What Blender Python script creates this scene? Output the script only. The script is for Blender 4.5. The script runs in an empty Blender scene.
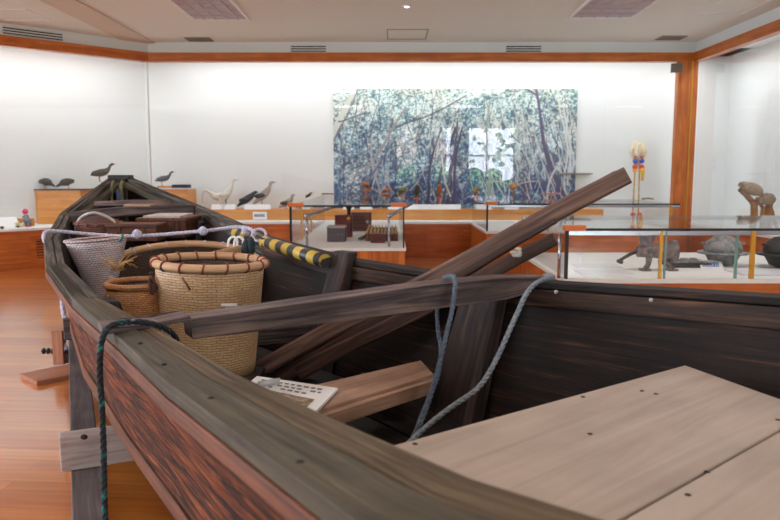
import bpy, bmesh, math, random
import numpy as np
from mathutils import Vector, Matrix
random.seed(7)
S = bpy.context.scene
COL = S.collection
V = Vector
R = math.radians
# ------------------------------------------------------------ camera model (only used to measure where things stand)
F = 740.0; EYE = 1.30; PIT = math.atan(88 / F)
def ray(u, v):
    x = (u - 390) / F; yc = (260 - v) / F
    return V((x, math.cos(PIT) + yc * math.sin(PIT), yc * math.cos(PIT) - math.sin(PIT)))
def PZ(u, v, z):
    r = ray(u, v); t = (z - EYE) / r.z
    return V((r.x * t, r.y * t, z))
def PY(u, v, y):
    r = ray(u, v); t = y / r.y
    return V((r.x * t, y, EYE + r.z * t))
# ------------------------------------------------------------ materials
def lin(c):
    f = lambda x: x / 12.92 if x <= .04045 else ((x + .055) / 1.055) ** 2.4
    return tuple(f(x / 255.0) for x in c) + (1,)
MATS = {}
def newmat(name):
    m = bpy.data.materials.new(name); m.use_nodes = True
    n = m.node_tree.nodes; n.clear()
    out = n.new('ShaderNodeOutputMaterial'); b = n.new('ShaderNodeBsdfPrincipled')
    m.node_tree.links.new(b.outputs[0], out.inputs[0])
    return m, m.node_tree, b, out
def plain(name, c, rough=.5, metal=0, noise=0, spec=.4, scale=30, bump=0):
    m, nt, b, out = newmat(name); n = nt.nodes; l = nt.links
    b.inputs['Roughness'].default_value = rough; b.inputs['Metallic'].default_value = metal
    b.inputs['Specular IOR Level'].default_value = spec
    b.inputs['Base Color'].default_value = lin(c)
    if noise or bump:
        tc = n.new('ShaderNodeTexCoord'); no = n.new('ShaderNodeTexNoise')
        no.inputs['Scale'].default_value = scale; no.inputs['Detail'].default_value = 5
        l.new(tc.outputs['Object'], no.inputs['Vector'])
        if noise:
            r = n.new('ShaderNodeValToRGB')
            c0 = tuple(max(0, x * (1 - noise)) for x in c); c1 = tuple(min(255, x * (1 + noise)) for x in c)
            r.color_ramp.elements[0].color = lin(c0); r.color_ramp.elements[1].color = lin(c1)
            r.color_ramp.elements[0].position = .3; r.color_ramp.elements[1].position = .7
            l.new(no.outputs[0], r.inputs[0]); l.new(r.outputs[0], b.inputs['Base Color'])
        if bump:
            bp = n.new('ShaderNodeBump'); bp.inputs['Strength'].default_value = bump; bp.inputs['Distance'].default_value = .01
            l.new(no.outputs[0], bp.inputs['Height']); l.new(bp.outputs[0], b.inputs['Normal'])
    return m
def wood(name, cols, fine=60, along=3.0, rough=.6, bump=.3, dist=.004, blotch=0, spec=.4, coord='UV', warp=.6, coat=0):
    """grain runs along U; cols = 3 or 4 colours dark to light"""
    m, nt, b, out = newmat(name); n = nt.nodes; l = nt.links
    b.inputs['Roughness'].default_value = rough; b.inputs['Specular IOR Level'].default_value = spec
    b.inputs['Coat Weight'].default_value = coat
    tc = n.new('ShaderNodeTexCoord'); mp = n.new('ShaderNodeMapping')
    mp.inputs['Scale'].default_value = (along, fine, fine)
    l.new(tc.outputs[coord], mp.inputs['Vector'])
    no = n.new('ShaderNodeTexNoise'); no.inputs['Scale'].default_value = 1; no.inputs['Detail'].default_value = 7
    no.inputs['Roughness'].default_value = .62; no.inputs['Distortion'].default_value = warp
    l.new(mp.outputs[0], no.inputs['Vector'])
    r = n.new('ShaderNodeValToRGB'); cr = r.color_ramp
    while len(cr.elements) < len(cols): cr.elements.new(.5)
    for i, c in enumerate(cols):
        cr.elements[i].position = .3 + .4 * i / (len(cols) - 1); cr.elements[i].color = lin(c)
    l.new(no.outputs[0], r.inputs[0]); src = r.outputs[0]
    if blotch:
        n2 = n.new('ShaderNodeTexNoise'); n2.inputs['Scale'].default_value = 5; n2.inputs['Detail'].default_value = 3
        l.new(tc.outputs['Object'], n2.inputs['Vector'])
        mr = n.new('ShaderNodeMapRange'); mr.inputs[1].default_value = .35; mr.inputs[2].default_value = .7
        mr.inputs[3].default_value = 1 - blotch; mr.inputs[4].default_value = 1.1
        l.new(n2.outputs[0], mr.inputs[0])
        mx = n.new('ShaderNodeMix'); mx.data_type = 'RGBA'; mx.blend_type = 'MULTIPLY'; mx.inputs[0].default_value = 1
        l.new(src, mx.inputs[6]); l.new(mr.outputs[0], mx.inputs[7]); src = mx.outputs[2]
    l.new(src, b.inputs['Base Color'])
    bp = n.new('ShaderNodeBump'); bp.inputs['Strength'].default_value = bump; bp.inputs['Distance'].default_value = dist
    l.new(no.outputs[0], bp.inputs['Height']); l.new(bp.outputs[0], b.inputs['Normal'])
    return m
def weave(name, c1, c2, cm, bw=.03, rh=.009, mortar=.0022, bump=.8, rough=.6):
    m, nt, b, out = newmat(name); n = nt.nodes; l = nt.links
    b.inputs['Roughness'].default_value = rough
    tc = n.new('ShaderNodeTexCoord'); br = n.new('ShaderNodeTexBrick')
    no = n.new('ShaderNodeTexNoise'); no.inputs['Scale'].default_value = 22
    l.new(tc.outputs['UV'], no.inputs['Vector'])
    ad = n.new('ShaderNodeVectorMath'); ad.operation = 'MULTIPLY_ADD'
    ad.inputs[1].default_value = (.03, .012, 0); l.new(no.outputs['Color'], ad.inputs[0]); l.new(tc.outputs['UV'], ad.inputs[2])
    l.new(ad.outputs[0], br.inputs['Vector'])
    br.inputs['Scale'].default_value = 1; br.inputs['Brick Width'].default_value = bw; br.inputs['Row Height'].default_value = rh
    br.inputs['Mortar Size'].default_value = mortar; br.inputs['Mortar Smooth'].default_value = .6
    br.inputs['Color1'].default_value = lin(c1); br.inputs['Color2'].default_value = lin(c2); br.inputs['Mortar'].default_value = lin(cm)
    n3 = n.new('ShaderNodeTexNoise'); n3.inputs['Scale'].default_value = 9; l.new(tc.outputs['Object'], n3.inputs['Vector'])
    mr = n.new('ShaderNodeMapRange'); mr.inputs[1].default_value = .3; mr.inputs[2].default_value = .7; mr.inputs[3].default_value = .82; mr.inputs[4].default_value = 1.08
    l.new(n3.outputs[0], mr.inputs[0])
    mx = n.new('ShaderNodeMix'); mx.data_type = 'RGBA'; mx.blend_type = 'MULTIPLY'; mx.inputs[0].default_value = 1
    l.new(br.outputs['Color'], mx.inputs[6]); l.new(mr.outputs[0], mx.inputs[7]); l.new(mx.outputs[2], b.inputs['Base Color'])
    bp = n.new('ShaderNodeBump'); bp.inputs['Strength'].default_value = bump; bp.inputs['Distance'].default_value = .003; bp.invert = True
    l.new(br.outputs['Fac'], bp.inputs['Height']); l.new(bp.outputs[0], b.inputs['Normal'])
    return m
def glassmat(name, tint=(1, 1, 1), k=1.0):
    m, nt, b, out = newmat(name); n = nt.nodes; l = nt.links; n.remove(b)
    t = n.new('ShaderNodeBsdfTransparent'); t.inputs[0].default_value = tint + (1,)
    g = n.new('ShaderNodeBsdfGlossy'); g.inputs['Roughness'].default_value = 0.0; k = k * .75
    f = n.new('ShaderNodeFresnel'); ge = n.new('ShaderNodeNewGeometry'); mi = n.new('ShaderNodeMapRange')
    mi.inputs[3].default_value = 1.45; mi.inputs[4].default_value = 1 / 1.45; l.new(ge.outputs['Backfacing'], mi.inputs[0]); l.new(mi.outputs[0], f.inputs[0])
    mu = n.new('ShaderNodeMath'); mu.operation = 'MULTIPLY'; mu.inputs[1].default_value = k
    x = n.new('ShaderNodeMixShader'); l.new(f.outputs[0], mu.inputs[0]); l.new(mu.outputs[0], x.inputs[0])
    l.new(t.outputs[0], x.inputs[1]); l.new(g.outputs[0], x.inputs[2]); l.new(x.outputs[0], out.inputs[0])
    return m
def emit(name, c, s):
    m, nt, b, out = newmat(name); n = nt.nodes; n.remove(b)
    e = n.new('ShaderNodeEmission'); e.inputs[0].default_value = lin(c); e.inputs[1].default_value = s
    nt.links.new(e.outputs[0], out.inputs[0]); return m

M = dict(
    wall=plain('white wall', (224, 229, 228), .8),
    ceil=plain('ceiling paint', (230, 228, 220), .85),
    casein=plain('case white', (232, 233, 230), .7),
    honey=wood('honey wood', [(168, 84, 32), (192, 104, 42), (214, 130, 60)], 18, 1.2, .35, .05, blotch=.12),
    honey_light=wood('pale honey wood', [(196, 126, 60), (212, 144, 74), (224, 162, 92)], 16, 1.1, .4, .05),
    redwood=wood('red brown plinth wood', [(166, 76, 28), (192, 100, 40), (208, 120, 56)], 16, 1.2, .35, .05, blotch=.12),
    glass=glassmat('clear glass'), glass_edge=plain('glass edge green', (120, 160, 150), .2),
    chrome=plain('chrome', (172, 175, 186), .18, 1), black=plain('black rubber', (25, 25, 27), .5),
    brass=plain('gold edge strip', (206, 150, 50), .35, .3),
    white=plain('white card', (235, 236, 236), .6), pearl=plain('pearl card', (214, 216, 220), .5),
    ink=plain('dark ink', (118, 114, 124), .7), blueink=plain('blue ink', (90, 120, 190), .6),
    aged=wood('aged grey timber', [(38, 32, 32), (74, 66, 66), (112, 102, 100), (138, 126, 120)], 70, 2.5, .7, .6, .005, blotch=.35),
    aged_dark=wood('dark aged planks', [(9, 6, 5), (22, 14, 11), (36, 23, 17), (98, 58, 34)], 60, 2.5, .75, .7, .005, blotch=.5),
    bow=wood('weathered bow planks', [(22, 20, 20), (52, 47, 44), (96, 88, 80), (140, 130, 116)], 50, 2.5, .75, .6, .005, blotch=.4),
    green_rail=wood('greenish weathered rail', [(34, 30, 24), (66, 60, 47), (82, 75, 60), (102, 94, 76)], 70, 3, .7, .5, .004, blotch=.3),
    brown_rail=wood('brown weathered rail', [(24, 18, 13), (70, 56, 40), (104, 88, 66), (130, 112, 86)], 60, 2.2, .7, .7, .005, blotch=.3),
    strake=wood('reddish strake', [(70, 38, 26), (112, 66, 44), (138, 86, 60)], 60, 2.5, .6, .4, .004, blotch=.3),
    bark=wood('rough bark side', [(24, 14, 11), (58, 28, 16), (138, 70, 34), (182, 104, 54)], 36, 4, .8, 1.0, .02, blotch=.35, warp=1.4),
    beam=wood('purple grey beam', [(34, 28, 32), (78, 66, 70), (124, 104, 98), (156, 126, 110)], 36, 2.2, .65, .6, .005, blotch=.4),
    spar=wood('brown spar', [(58, 42, 38), (92, 68, 60), (116, 90, 78), (134, 106, 92)], 55, 2.5, .6, .6, .005, blotch=.25),
    spar_dark=wood('dark brown spar', [(32, 20, 16), (64, 42, 34), (94, 64, 52)], 55, 2.5, .6, .6, .005, blotch=.3),
    thwart=wood('tan thwart', [(138, 106, 86), (168, 134, 112), (192, 158, 136)], 40, 2, .6, .3, .003, blotch=.2),
    pale=wood('new pale boards', [(152, 138, 126), (172, 158, 146), (184, 172, 162)], 14, .9, .55, .12, .002, blotch=.06),
    support=wood('grey support timber', [(66, 58, 58), (94, 84, 84), (118, 108, 106)], 40, 2, .7, .4, .004, blotch=.3),
    palewhite=wood('whitish plank', [(146, 128, 126), (180, 164, 160), (200, 188, 184)], 50, 4, .7, .4, .004, blotch=.15),
    redboard=wood('reddish board', [(140, 88, 66), (168, 112, 86), (184, 130, 102)], 30, 2, .5, .2, .003),
    iron=plain('rusty iron', (112, 100, 98), .6, .2, .3), rib=wood('dark rib wood', [(18, 14, 15), (40, 32, 32), (66, 52, 50), (96, 76, 66)], 40, 2, .7, .5, .004, blotch=.4), rail_dark=wood('dark inner rail', [(20, 13, 10), (46, 31, 23), (78, 53, 38), (118, 84, 62)], 50, 2.5, .7, .5, .004, blotch=.4), iron_grey=plain('grey cast iron', (128, 130, 130), .55, .3, .25),
    iron_black=plain('black cast iron', (48, 48, 50), .5, .4, .25),
    bamboo=wood('bamboo rim', [(170, 128, 92), (198, 156, 118), (216, 178, 140)], 50, 3, .5, .4, .003),
    binding=plain('red brown binding', (118, 62, 44), .6, 0, .25), bind_dark=plain('dark binding', (58, 30, 28), .6, 0, .3),
    weave=weave('tan weave', (206, 168, 126), (222, 188, 146), (150, 108, 72), .034, .0095, .0015),
    weave_o=weave('orange weave', (176, 116, 66), (198, 140, 88), (112, 68, 40), .020, .0075, .0014),
    weave_w=weave('whitish mesh', (214, 202, 204), (230, 222, 228), (160, 110, 104), .02, .011, .002),
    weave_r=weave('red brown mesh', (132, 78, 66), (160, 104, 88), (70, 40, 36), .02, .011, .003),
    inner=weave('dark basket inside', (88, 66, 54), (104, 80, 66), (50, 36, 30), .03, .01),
    oldbox=wood('old box wood', [(56, 32, 24), (96, 58, 42), (122, 78, 58)], 50, 3, .6, .4), lidgrey=plain('pale grey lid', (180, 172, 164), .6, 0, .1),
    rope_w=plain('white rope', (190, 188, 206), .8, 0, .12, scale=90), rope_b=plain('blue grey rope', (86, 98, 112), .8, 0, .2, scale=90),
    rope_l=plain('light grey rope', (124, 132, 140), .8, 0, .15, scale=90),
    rope_g=wood('dark rope', [(24, 28, 34), (32, 38, 46), (40, 48, 56), (30, 150, 140)], 25, 25, .8, .2, .002), rope_o=plain('olive rope', (100, 96, 66), .8, 0, .2),
    teal=plain('teal cord', (40, 120, 120), .7), bluecloth=plain('blue cloth', (70, 84, 122), .8),
    louver=plain('louver grey', (184, 176, 182), .5), vent=plain('vent grey', (150, 140, 130), .6), dark=plain('vent dark', (40, 36, 34), .7),
    rat=plain('grey brown fur', (142, 122, 102), .95, 0, .3, .2, 60, .6), drift=wood('driftwood', [(104, 66, 40), (140, 96, 60), (170, 126, 84)], 60, 5, .7, .6),
    b_brown=plain('dark brown feathers', (74, 64, 54), .85, 0, .3, .2, 80, .4), b_grey=plain('grey feathers', (92, 96, 98), .85, 0, .25, .2, 80, .4),
    b_white=plain('white feathers', (212, 208, 196), .85, 0, .05, .2), b_tan=plain('tan grey feathers', (158, 146, 138), .85, 0, .25, .2, 80, .3),
    b_dark=plain('slate feathers', (50, 52, 58), .85, 0, .3, .2, 80, .3), b_orange=plain('rufous feathers', (146, 84, 42), .85, 0, .3, .2, 80, .3),
    b_green=plain('olive feathers', (96, 100, 52), .85, 0, .3, .2, 80, .3),
    beak_red=plain('red beak', (206, 70, 50), .4), beak_y=plain('yellow beak', (196, 160, 60), .4), beak_d=plain('dark beak', (50, 44, 40), .4),
    legs=plain('bird legs', (170, 100, 60), .5), pink=plain('pink', (222, 60, 100), .6), red=plain('red', (206, 48, 40), .5), blue=plain('blue', (70, 90, 190), .5),
    yellow=plain('yellow', (232, 176, 40), .5), straw=plain('straw', (196, 158, 96), .8, 0, .2), shell=plain('cream straw', (222, 208, 176), .8, 0, .1),
    redbox=plain('dark red lacquer', (96, 40, 36), .4, 0, .2), greybox=plain('dark grey box', (84, 74, 78), .6, 0, .15),
    hedge=plain('garden green', (90, 130, 80), .9, 0, .4, scale=3), curtain=plain('blue grey curtain', (150, 168, 205), .9), orange=plain('orange corner cap', (208, 112, 52), .4),
    steel=plain('steel', (130, 130, 136), .4, .8), sensor=plain('sensor grey', (120, 112, 104), .5), cave=plain('photo print', (120, 104, 84), .6, 0, .5, scale=60),
)
def striped(name, per, c1, c2):
    m, nt, b, out = newmat(name); n = nt.nodes; l = nt.links
    tc = n.new('ShaderNodeTexCoord'); sx = n.new('ShaderNodeSeparateXYZ'); l.new(tc.outputs['UV'], sx.inputs[0])
    a = n.new('ShaderNodeMath'); a.operation = 'MULTIPLY'; a.inputs[1].default_value = 1 / per; l.new(sx.outputs[0], a.inputs[0])
    f = n.new('ShaderNodeMath'); f.operation = 'FRACT'; l.new(a.outputs[0], f.inputs[0])
    g = n.new('ShaderNodeMath'); g.operation = 'GREATER_THAN'; g.inputs[1].default_value = .5; l.new(f.outputs[0], g.inputs[0])
    x = n.new('ShaderNodeMix'); x.data_type = 'RGBA'; l.new(g.outputs[0], x.inputs[0]); x.inputs[6].default_value = lin(c1); x.inputs[7].default_value = lin(c2)
    l.new(x.outputs[2], b.inputs['Base Color']); b.inputs['Roughness'].default_value = .45
    return m
M['stripe'] = striped('yellow black stripes', .15, (198, 168, 66), (48, 46, 50))
def floor_mat():
    m, nt, b, out = newmat('polished floor boards'); n = nt.nodes; l = nt.links
    tc = n.new('ShaderNodeTexCoord'); mp = n.new('ShaderNodeMapping'); mp.inputs['Rotation'].default_value = (0, 0, R(4))
    l.new(tc.outputs['Object'], mp.inputs['Vector'])
    br = n.new('ShaderNodeTexBrick'); br.inputs['Scale'].default_value = 1; br.inputs['Brick Width'].default_value = 1.8; br.inputs['Row Height'].default_value = .12
    br.inputs['Mortar Size'].default_value = .0009; br.inputs['Mortar Smooth'].default_value = .3; br.offset = .37
    br.inputs['Color1'].default_value = lin((188, 104, 36)); br.inputs['Color2'].default_value = lin((212, 130, 52)); br.inputs['Mortar'].default_value = lin((130, 66, 26))
    l.new(mp.outputs[0], br.inputs['Vector'])
    m2 = n.new('ShaderNodeMapping'); m2.inputs['Scale'].default_value = (1.5, 30, 1); l.new(mp.outputs[0], m2.inputs['Vector'])
    no = n.new('ShaderNodeTexNoise'); no.inputs['Scale'].default_value = 1; no.inputs['Detail'].default_value = 6; l.new(m2.outputs[0], no.inputs['Vector'])
    mr = n.new('ShaderNodeMapRange'); mr.inputs[1].default_value = .3; mr.inputs[2].default_value = .7; mr.inputs[3].default_value = .8; mr.inputs[4].default_value = 1.12
    l.new(no.outputs[0], mr.inputs[0])
    mx = n.new('ShaderNodeMix'); mx.data_type = 'RGBA'; mx.blend_type = 'MULTIPLY'; mx.inputs[0].default_value = 1
    l.new(br.outputs['Color'], mx.inputs[6]); l.new(mr.outputs[0], mx.inputs[7]); l.new(mx.outputs[2], b.inputs['Base Color'])
    b.inputs['Roughness'].default_value = .3; b.inputs['Coat Weight'].default_value = 1; b.inputs['Coat IOR'].default_value = 1.6; b.inputs['Coat Roughness'].default_value = .12
    bp = n.new('ShaderNodeBump'); bp.inputs['Strength'].default_value = .25; bp.inputs['Distance'].default_value = .002; bp.invert = True
    l.new(br.outputs['Fac'], bp.inputs['Height'])
    n5 = n.new('ShaderNodeTexNoise'); n5.inputs['Scale'].default_value = 3.0; l.new(m2.outputs[0], n5.inputs['Vector'])
    b2 = n.new('ShaderNodeBump'); b2.inputs['Strength'].default_value = .08; b2.inputs['Distance'].default_value = .004
    l.new(n5.outputs[0], b2.inputs['Height']); l.new(bp.outputs[0], b2.inputs['Normal']); l.new(b2.outputs[0], b.inputs['Normal']); l.new(b2.outputs[0], b.inputs['Coat Normal'])
    return m
M['floor'] = floor_mat()
# ------------------------------------------------------------ mesh builder
class MB:
    def __init__(s):
        s.bm = bmesh.new(); s.uv = s.bm.loops.layers.uv.new('UVMap')
    def face(s, pts, uvs=None, mi=0):
        vs = [s.bm.verts.new(p) for p in pts]
        return s.fv(vs, uvs, mi)
    def fv(s, vs, uvs=None, mi=0, smooth=False):
        try: f = s.bm.faces.new(vs)
        except ValueError: return None
        f.material_index = mi; f.smooth = smooth
        if uvs:
            for lp, q in zip(f.loops, uvs): lp[s.uv].uv = q
        return f
    def hexa(s, p, mi=0, axis=None):
        """8 points: bottom ring 0-3, top ring 4-7"""
        p = [V(q) for q in p]
        vs = [s.bm.verts.new(q) for q in p]
        ex = [(p[1] - p[0]).length, (p[3] - p[0]).length, (p[4] - p[0]).length]
        k = axis if axis is not None else ex.index(max(ex))
        d = [(p[1] - p[0]), (p[3] - p[0]), (p[4] - p[0])][k].normalized()
        o = [(p[3] - p[0]) if k != 1 else (p[1] - p[0]), (p[4] - p[0]) if k != 2 else (p[3] - p[0])]
        off = random.random() * 9
        for f in ((3, 2, 1, 0), (4, 5, 6, 7), (0, 1, 5, 4), (1, 2, 6, 5), (2, 3, 7, 6), (3, 0, 4, 7)):
            nrm = (p[f[1]] - p[f[0]]).cross(p[f[2]] - p[f[0]])
            w = d.cross(nrm)
            if w.length < 1e-7 * (nrm.length + 1e-9) or w.length < .3 * nrm.length:
                w = o[0].normalized(); uu = o[1].normalized()
            else: w = w.normalized(); uu = d
            s.fv([vs[i] for i in f], [((p[i] - p[0]).dot(uu) + off, (p[i] - p[0]).dot(w) + off) for i in f], mi)
    def box(s, a, b, mi=0, mat=None):
        (x0, y0, z0), (x1, y1, z1) = a, b
        p = [V(q) for q in ((x0, y0, z0), (x1, y0, z0), (x1, y1, z0), (x0, y1, z0), (x0, y0, z1), (x1, y0, z1), (x1, y1, z1), (x0, y1, z1))]
        if mat is not None: p = [mat @ q for q in p]
        s.hexa(p, mi)
    def bar(s, a, b, w, h, up=(0, 0, 1), w2=None, h2=None, mi=0):
        """timber from a to b; w sideways, h along up"""
        a = V(a); b = V(b); d = (b - a).normalized(); side = d.cross(V(up)).normalized(); u = side.cross(d).normalized()
        w2 = w if w2 is None else w2; h2 = h if h2 is None else h2
        def rg(c, w, h): return [c - side * w / 2 - u * h / 2, c + side * w / 2 - u * h / 2, c + side * w / 2 + u * h / 2, c - side * w / 2 + u * h / 2]
        A = rg(a, w, h); B = rg(b, w2, h2)
        s.hexa([A[0], B[0], B[1], A[1], A[3], B[3], B[2], A[2]], mi, 0)
    def loft(s, rings, close=True, caps=True, smooth=True, mis=None, capmi=0):
        rr = [[s.bm.verts.new(q) for q in r] for r in rings]
        n = len(rings[0]); u = 0
        vlen = [0]
        for j in range(n): vlen.append(vlen[-1] + (V(rings[0][j]) - V(rings[0][(j + 1) % n])).length)
        big = max(range(len(rings)), key=lambda i: sum((V(rings[i][j]) - V(rings[i][(j + 1) % n])).length for j in range(n)))
        vlen = [0]
        for j in range(n): vlen.append(vlen[-1] + (V(rings[big][j]) - V(rings[big][(j + 1) % n])).length)
        for i in range(len(rings) - 1):
            c0 = sum((V(q) for q in rings[i]), V((0, 0, 0))) / n; c1 = sum((V(q) for q in rings[i + 1]), V((0, 0, 0))) / n
            du = max((c1 - c0).length, (V(rings[i][0]) - V(rings[i + 1][0])).length)
            for j in range(n if close else n - 1):
                k = (j + 1) % n
                s.fv([rr[i][j], rr[i][k], rr[i + 1][k], rr[i + 1][j]], [(u, vlen[j]), (u, vlen[j + 1]), (u + du, vlen[j + 1]), (u + du, vlen[j])],
                     mis[j] if mis else 0, smooth)
            u += du
        if caps and close:
            s.fv(list(reversed(rr[0])), [(.01 * j, .01 * j) for j in range(n)], capmi); s.fv(rr[-1], [(.01 * j, .01 * j) for j in range(n)], capmi)
    def tube(s, path, r, seg=8, sq=1.0, caps=True, closed=False, mi=0):
        P = [V(q) for q in path]; n = len(P)
        rad = r if isinstance(r, (list, tuple)) else [r] * n
        rings = []; t0 = (P[1] - P[0]).normalized()
        up = V((0, 0, 1)) if abs(t0.z) < .9 else V((1, 0, 0))
        for i in range(n):
            if closed: t = (P[(i + 1) % n] - P[i - 1]).normalized()
            else: t = (P[min(i + 1, n - 1)] - P[max(i - 1, 0)]).normalized()
            side = t.cross(up)
            if side.length < 1e-4: side = t.cross(V((0, 1, 0)))
            side.normalize(); u2 = side.cross(t).normalized(); up = u2
            rings.append([P[i] + side * math.cos(a) * rad[i] * sq + u2 * math.sin(a) * rad[i] for a in [2 * math.pi * k / seg for k in range(seg)]])
        if closed: rings.append(rings[0])
        s.loft(rings, True, caps and not closed, True, [mi] * seg, mi)
    def lathe(s, prof, c=(0, 0, 0), seg=28, mat=None, sx=1, sy=1, mi=0, cap=True):
        """profile of (r, z); UV u around, v along"""
        c = V(c); rows = []; vl = 0; rmax = max(q[0] for q in prof); prev = None
        for (r, z) in prof:
            if prev: vl += math.hypot(r - prev[0], z - prev[1])
            prev = (r, z); row = []
            for k in range(seg):
                a = 2 * math.pi * k / seg; p = V((r * math.cos(a) * sx, r * math.sin(a) * sy, z))
                if mat is not None: p = mat @ p
                row.append(s.bm.verts.new(p + c))
            rows.append((row, vl))
        for i in range(len(rows) - 1):
            (a, va), (b, vb) = rows[i], rows[i + 1]
            for k in range(seg):
                j = (k + 1) % seg; u0 = 2 * math.pi * rmax * k / seg; u1 = 2 * math.pi * rmax * (k + 1) / seg
                s.fv([a[k], a[j], b[j], b[k]], [(u0, va), (u1, va), (u1, vb), (u0, vb)], mi, True)
        if prof[0][0] > 1e-4: s.fv(list(reversed(rows[0][0])), None, mi)
        if cap and prof[-1][0] > 1e-4: s.fv(rows[-1][0], None, mi)
    def ball(s, c, rx, ry=None, rz=None, seg=14, mat=None, mi=0):
        ry = rx if ry is None else ry; rz = rx if rz is None else rz
        prof = [(math.sin(math.pi * i / 8) + (1e-5), -math.cos(math.pi * i / 8)) for i in range(10)]
        mm = Matrix.Diagonal((rx, ry, rz)).to_4x4()
        if mat is not None: mm = mat @ mm
        s.lathe(prof, c, seg, mm, mi=mi)
def obj(name, mb, mats, parent=None, bevel=0, weld=True):
    me = bpy.data.meshes.new(name)
    if weld: bmesh.ops.remove_doubles(mb.bm, verts=mb.bm.verts, dist=1e-5)
    bmesh.ops.recalc_face_normals(mb.bm, faces=mb.bm.faces)
    if parent is not None:
        o0 = V((0, 0, 0)); q = parent
        while q: o0 += q.location; q = q.parent
        bmesh.ops.translate(mb.bm, verts=mb.bm.verts, vec=-o0)
    mb.bm.to_mesh(me); mb.bm.free()
    for m in (mats if isinstance(mats, (list, tuple)) else [mats]): me.materials.append(M[m] if isinstance(m, str) else m)
    o = bpy.data.objects.new(name, me); COL.objects.link(o)
    if parent is not None: o.parent = parent
    if bevel:
        bv = o.modifiers.new('bevel', 'BEVEL'); bv.width = bevel; bv.segments = 2; bv.limit_method = 'ANGLE'; bv.angle_limit = R(40)
    return o
def tag(o, label, cat, group=None):
    o['label'] = label; o['category'] = cat
    if group: o['group'] = group
    return o
def thing(name, label, cat, loc=(0, 0, 0), group=None, rz=0):
    o = bpy.data.objects.new(name, None); COL.objects.link(o); o.location = loc; o.rotation_euler.z = rz
    o.empty_display_size = .1
    return tag(o, label, cat, group)
def struct(name, mb, m, bevel=0):
    o = obj(name, mb, m, None, bevel); o['kind'] = 'structure'; return o
def stuff(o): o['kind'] = 'stuff'; return o
def dup(root, loc, rz, label, group=None):
    r = root.copy(); COL.objects.link(r); r.location = loc; r.rotation_euler = (0, 0, rz); r['label'] = label
    if group: r['group'] = group
    for ch in list(root.children):
        c = ch.copy(); COL.objects.link(c); c.parent = r
        for g in ch.children:
            d = g.copy(); COL.objects.link(d); d.parent = c
    return r
def smoothpath(pts, n=6):
    P = [V(p) for p in pts]; P = [P[0] * 2 - P[1]] + P + [P[-1] * 2 - P[-2]]; out = []
    for i in range(1, len(P) - 2):
        for k in range(n):
            t = k / n; a, b, c, d = P[i - 1], P[i], P[i + 1], P[i + 2]
            out.append(.5 * ((2 * b) + (c - a) * t + (2 * a - 5 * b + 4 * c - d) * t * t + (3 * b - a - 3 * c + d) * t ** 3))
    out.append(P[-2]); return out
def rope_into(mb, pts, r, pitch=None, n=8, closed=False):
    P = smoothpath(pts, n); pitch = pitch or r * 7
    D = [0]
    for i in range(1, len(P)): D.append(D[-1] + (P[i] - P[i - 1]).length)
    L = D[-1]; N = max(8, int(L / (pitch / 8)))
    Q = []; j = 0
    for k in range(N + 1):
        d = L * k / N
        while j < len(D) - 2 and D[j + 1] < d: j += 1
        t = (d - D[j]) / max(1e-9, D[j + 1] - D[j]); Q.append(P[j].lerp(P[j + 1], min(1, max(0, t))))
    for st in range(3):
        path = []
        for k in range(N + 1):
            t = (Q[min(k + 1, N)] - Q[max(k - 1, 0)]).normalized()
            ref = V((0, 0, 1)) if abs(t.z) < .95 else V((0, 1, 0))
            s1 = t.cross(ref).normalized(); s2 = t.cross(s1)
            a = 2 * math.pi * (L * k / N / pitch + st / 3)
            path.append(Q[k] + (s1 * math.cos(a) + s2 * math.sin(a)) * r * .5)
        mb.tube(path, r * .58, 6)

# ============================================================ ROOM
YB = 11.19                       # glass line of the back showcase
ZS = .55; ZT = 2.91; ZH = 3.04   # sill, glass top, header top
CZ = 3.195
mb = MB(); mb.box((-7.6, -5.2, -.1), (6.0, 12.3, 0)); struct('floor', mb, 'floor')
mb = MB(); mb.box((-3.42, -5.2, CZ), (6.0, 12.3, CZ + .1)); mb.box((-7.6, -5.2, CZ), (-3.42, 12.3, CZ + .1)); struct('ceiling', mb, 'ceil')
mb = MB(); mb.box((-3.86, -5.0, CZ - .02), (-3.46, YB + .1, CZ)); struct('trim_4', mb, plain('ceiling band tan', (214, 198, 180), .85))
mb = MB(); mb.box((-4.6, 12.1, 0), (6.0, 12.3, CZ)); struct('wall_back', mb, 'wall')
mb = MB()
DL = V((-math.sqrt(.5), -math.sqrt(.5), 0)); NL = V((-math.sqrt(.5), math.sqrt(.5), 0))   # along / outwards of the diagonal showcase
A0 = V((-3.57, YB, 0)); LL = 4.9
def dg(s, o, z): return A0 + DL * s + NL * o + V((0, 0, z))
mb.hexa([dg(-.9, .9, 0), dg(LL, .9, 0), dg(LL, 1.05, 0), dg(-.9, 1.05, 0), dg(-.9, .9, CZ), dg(LL, .9, CZ), dg(LL, 1.05, CZ), dg(-.9, 1.05, CZ)])
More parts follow.
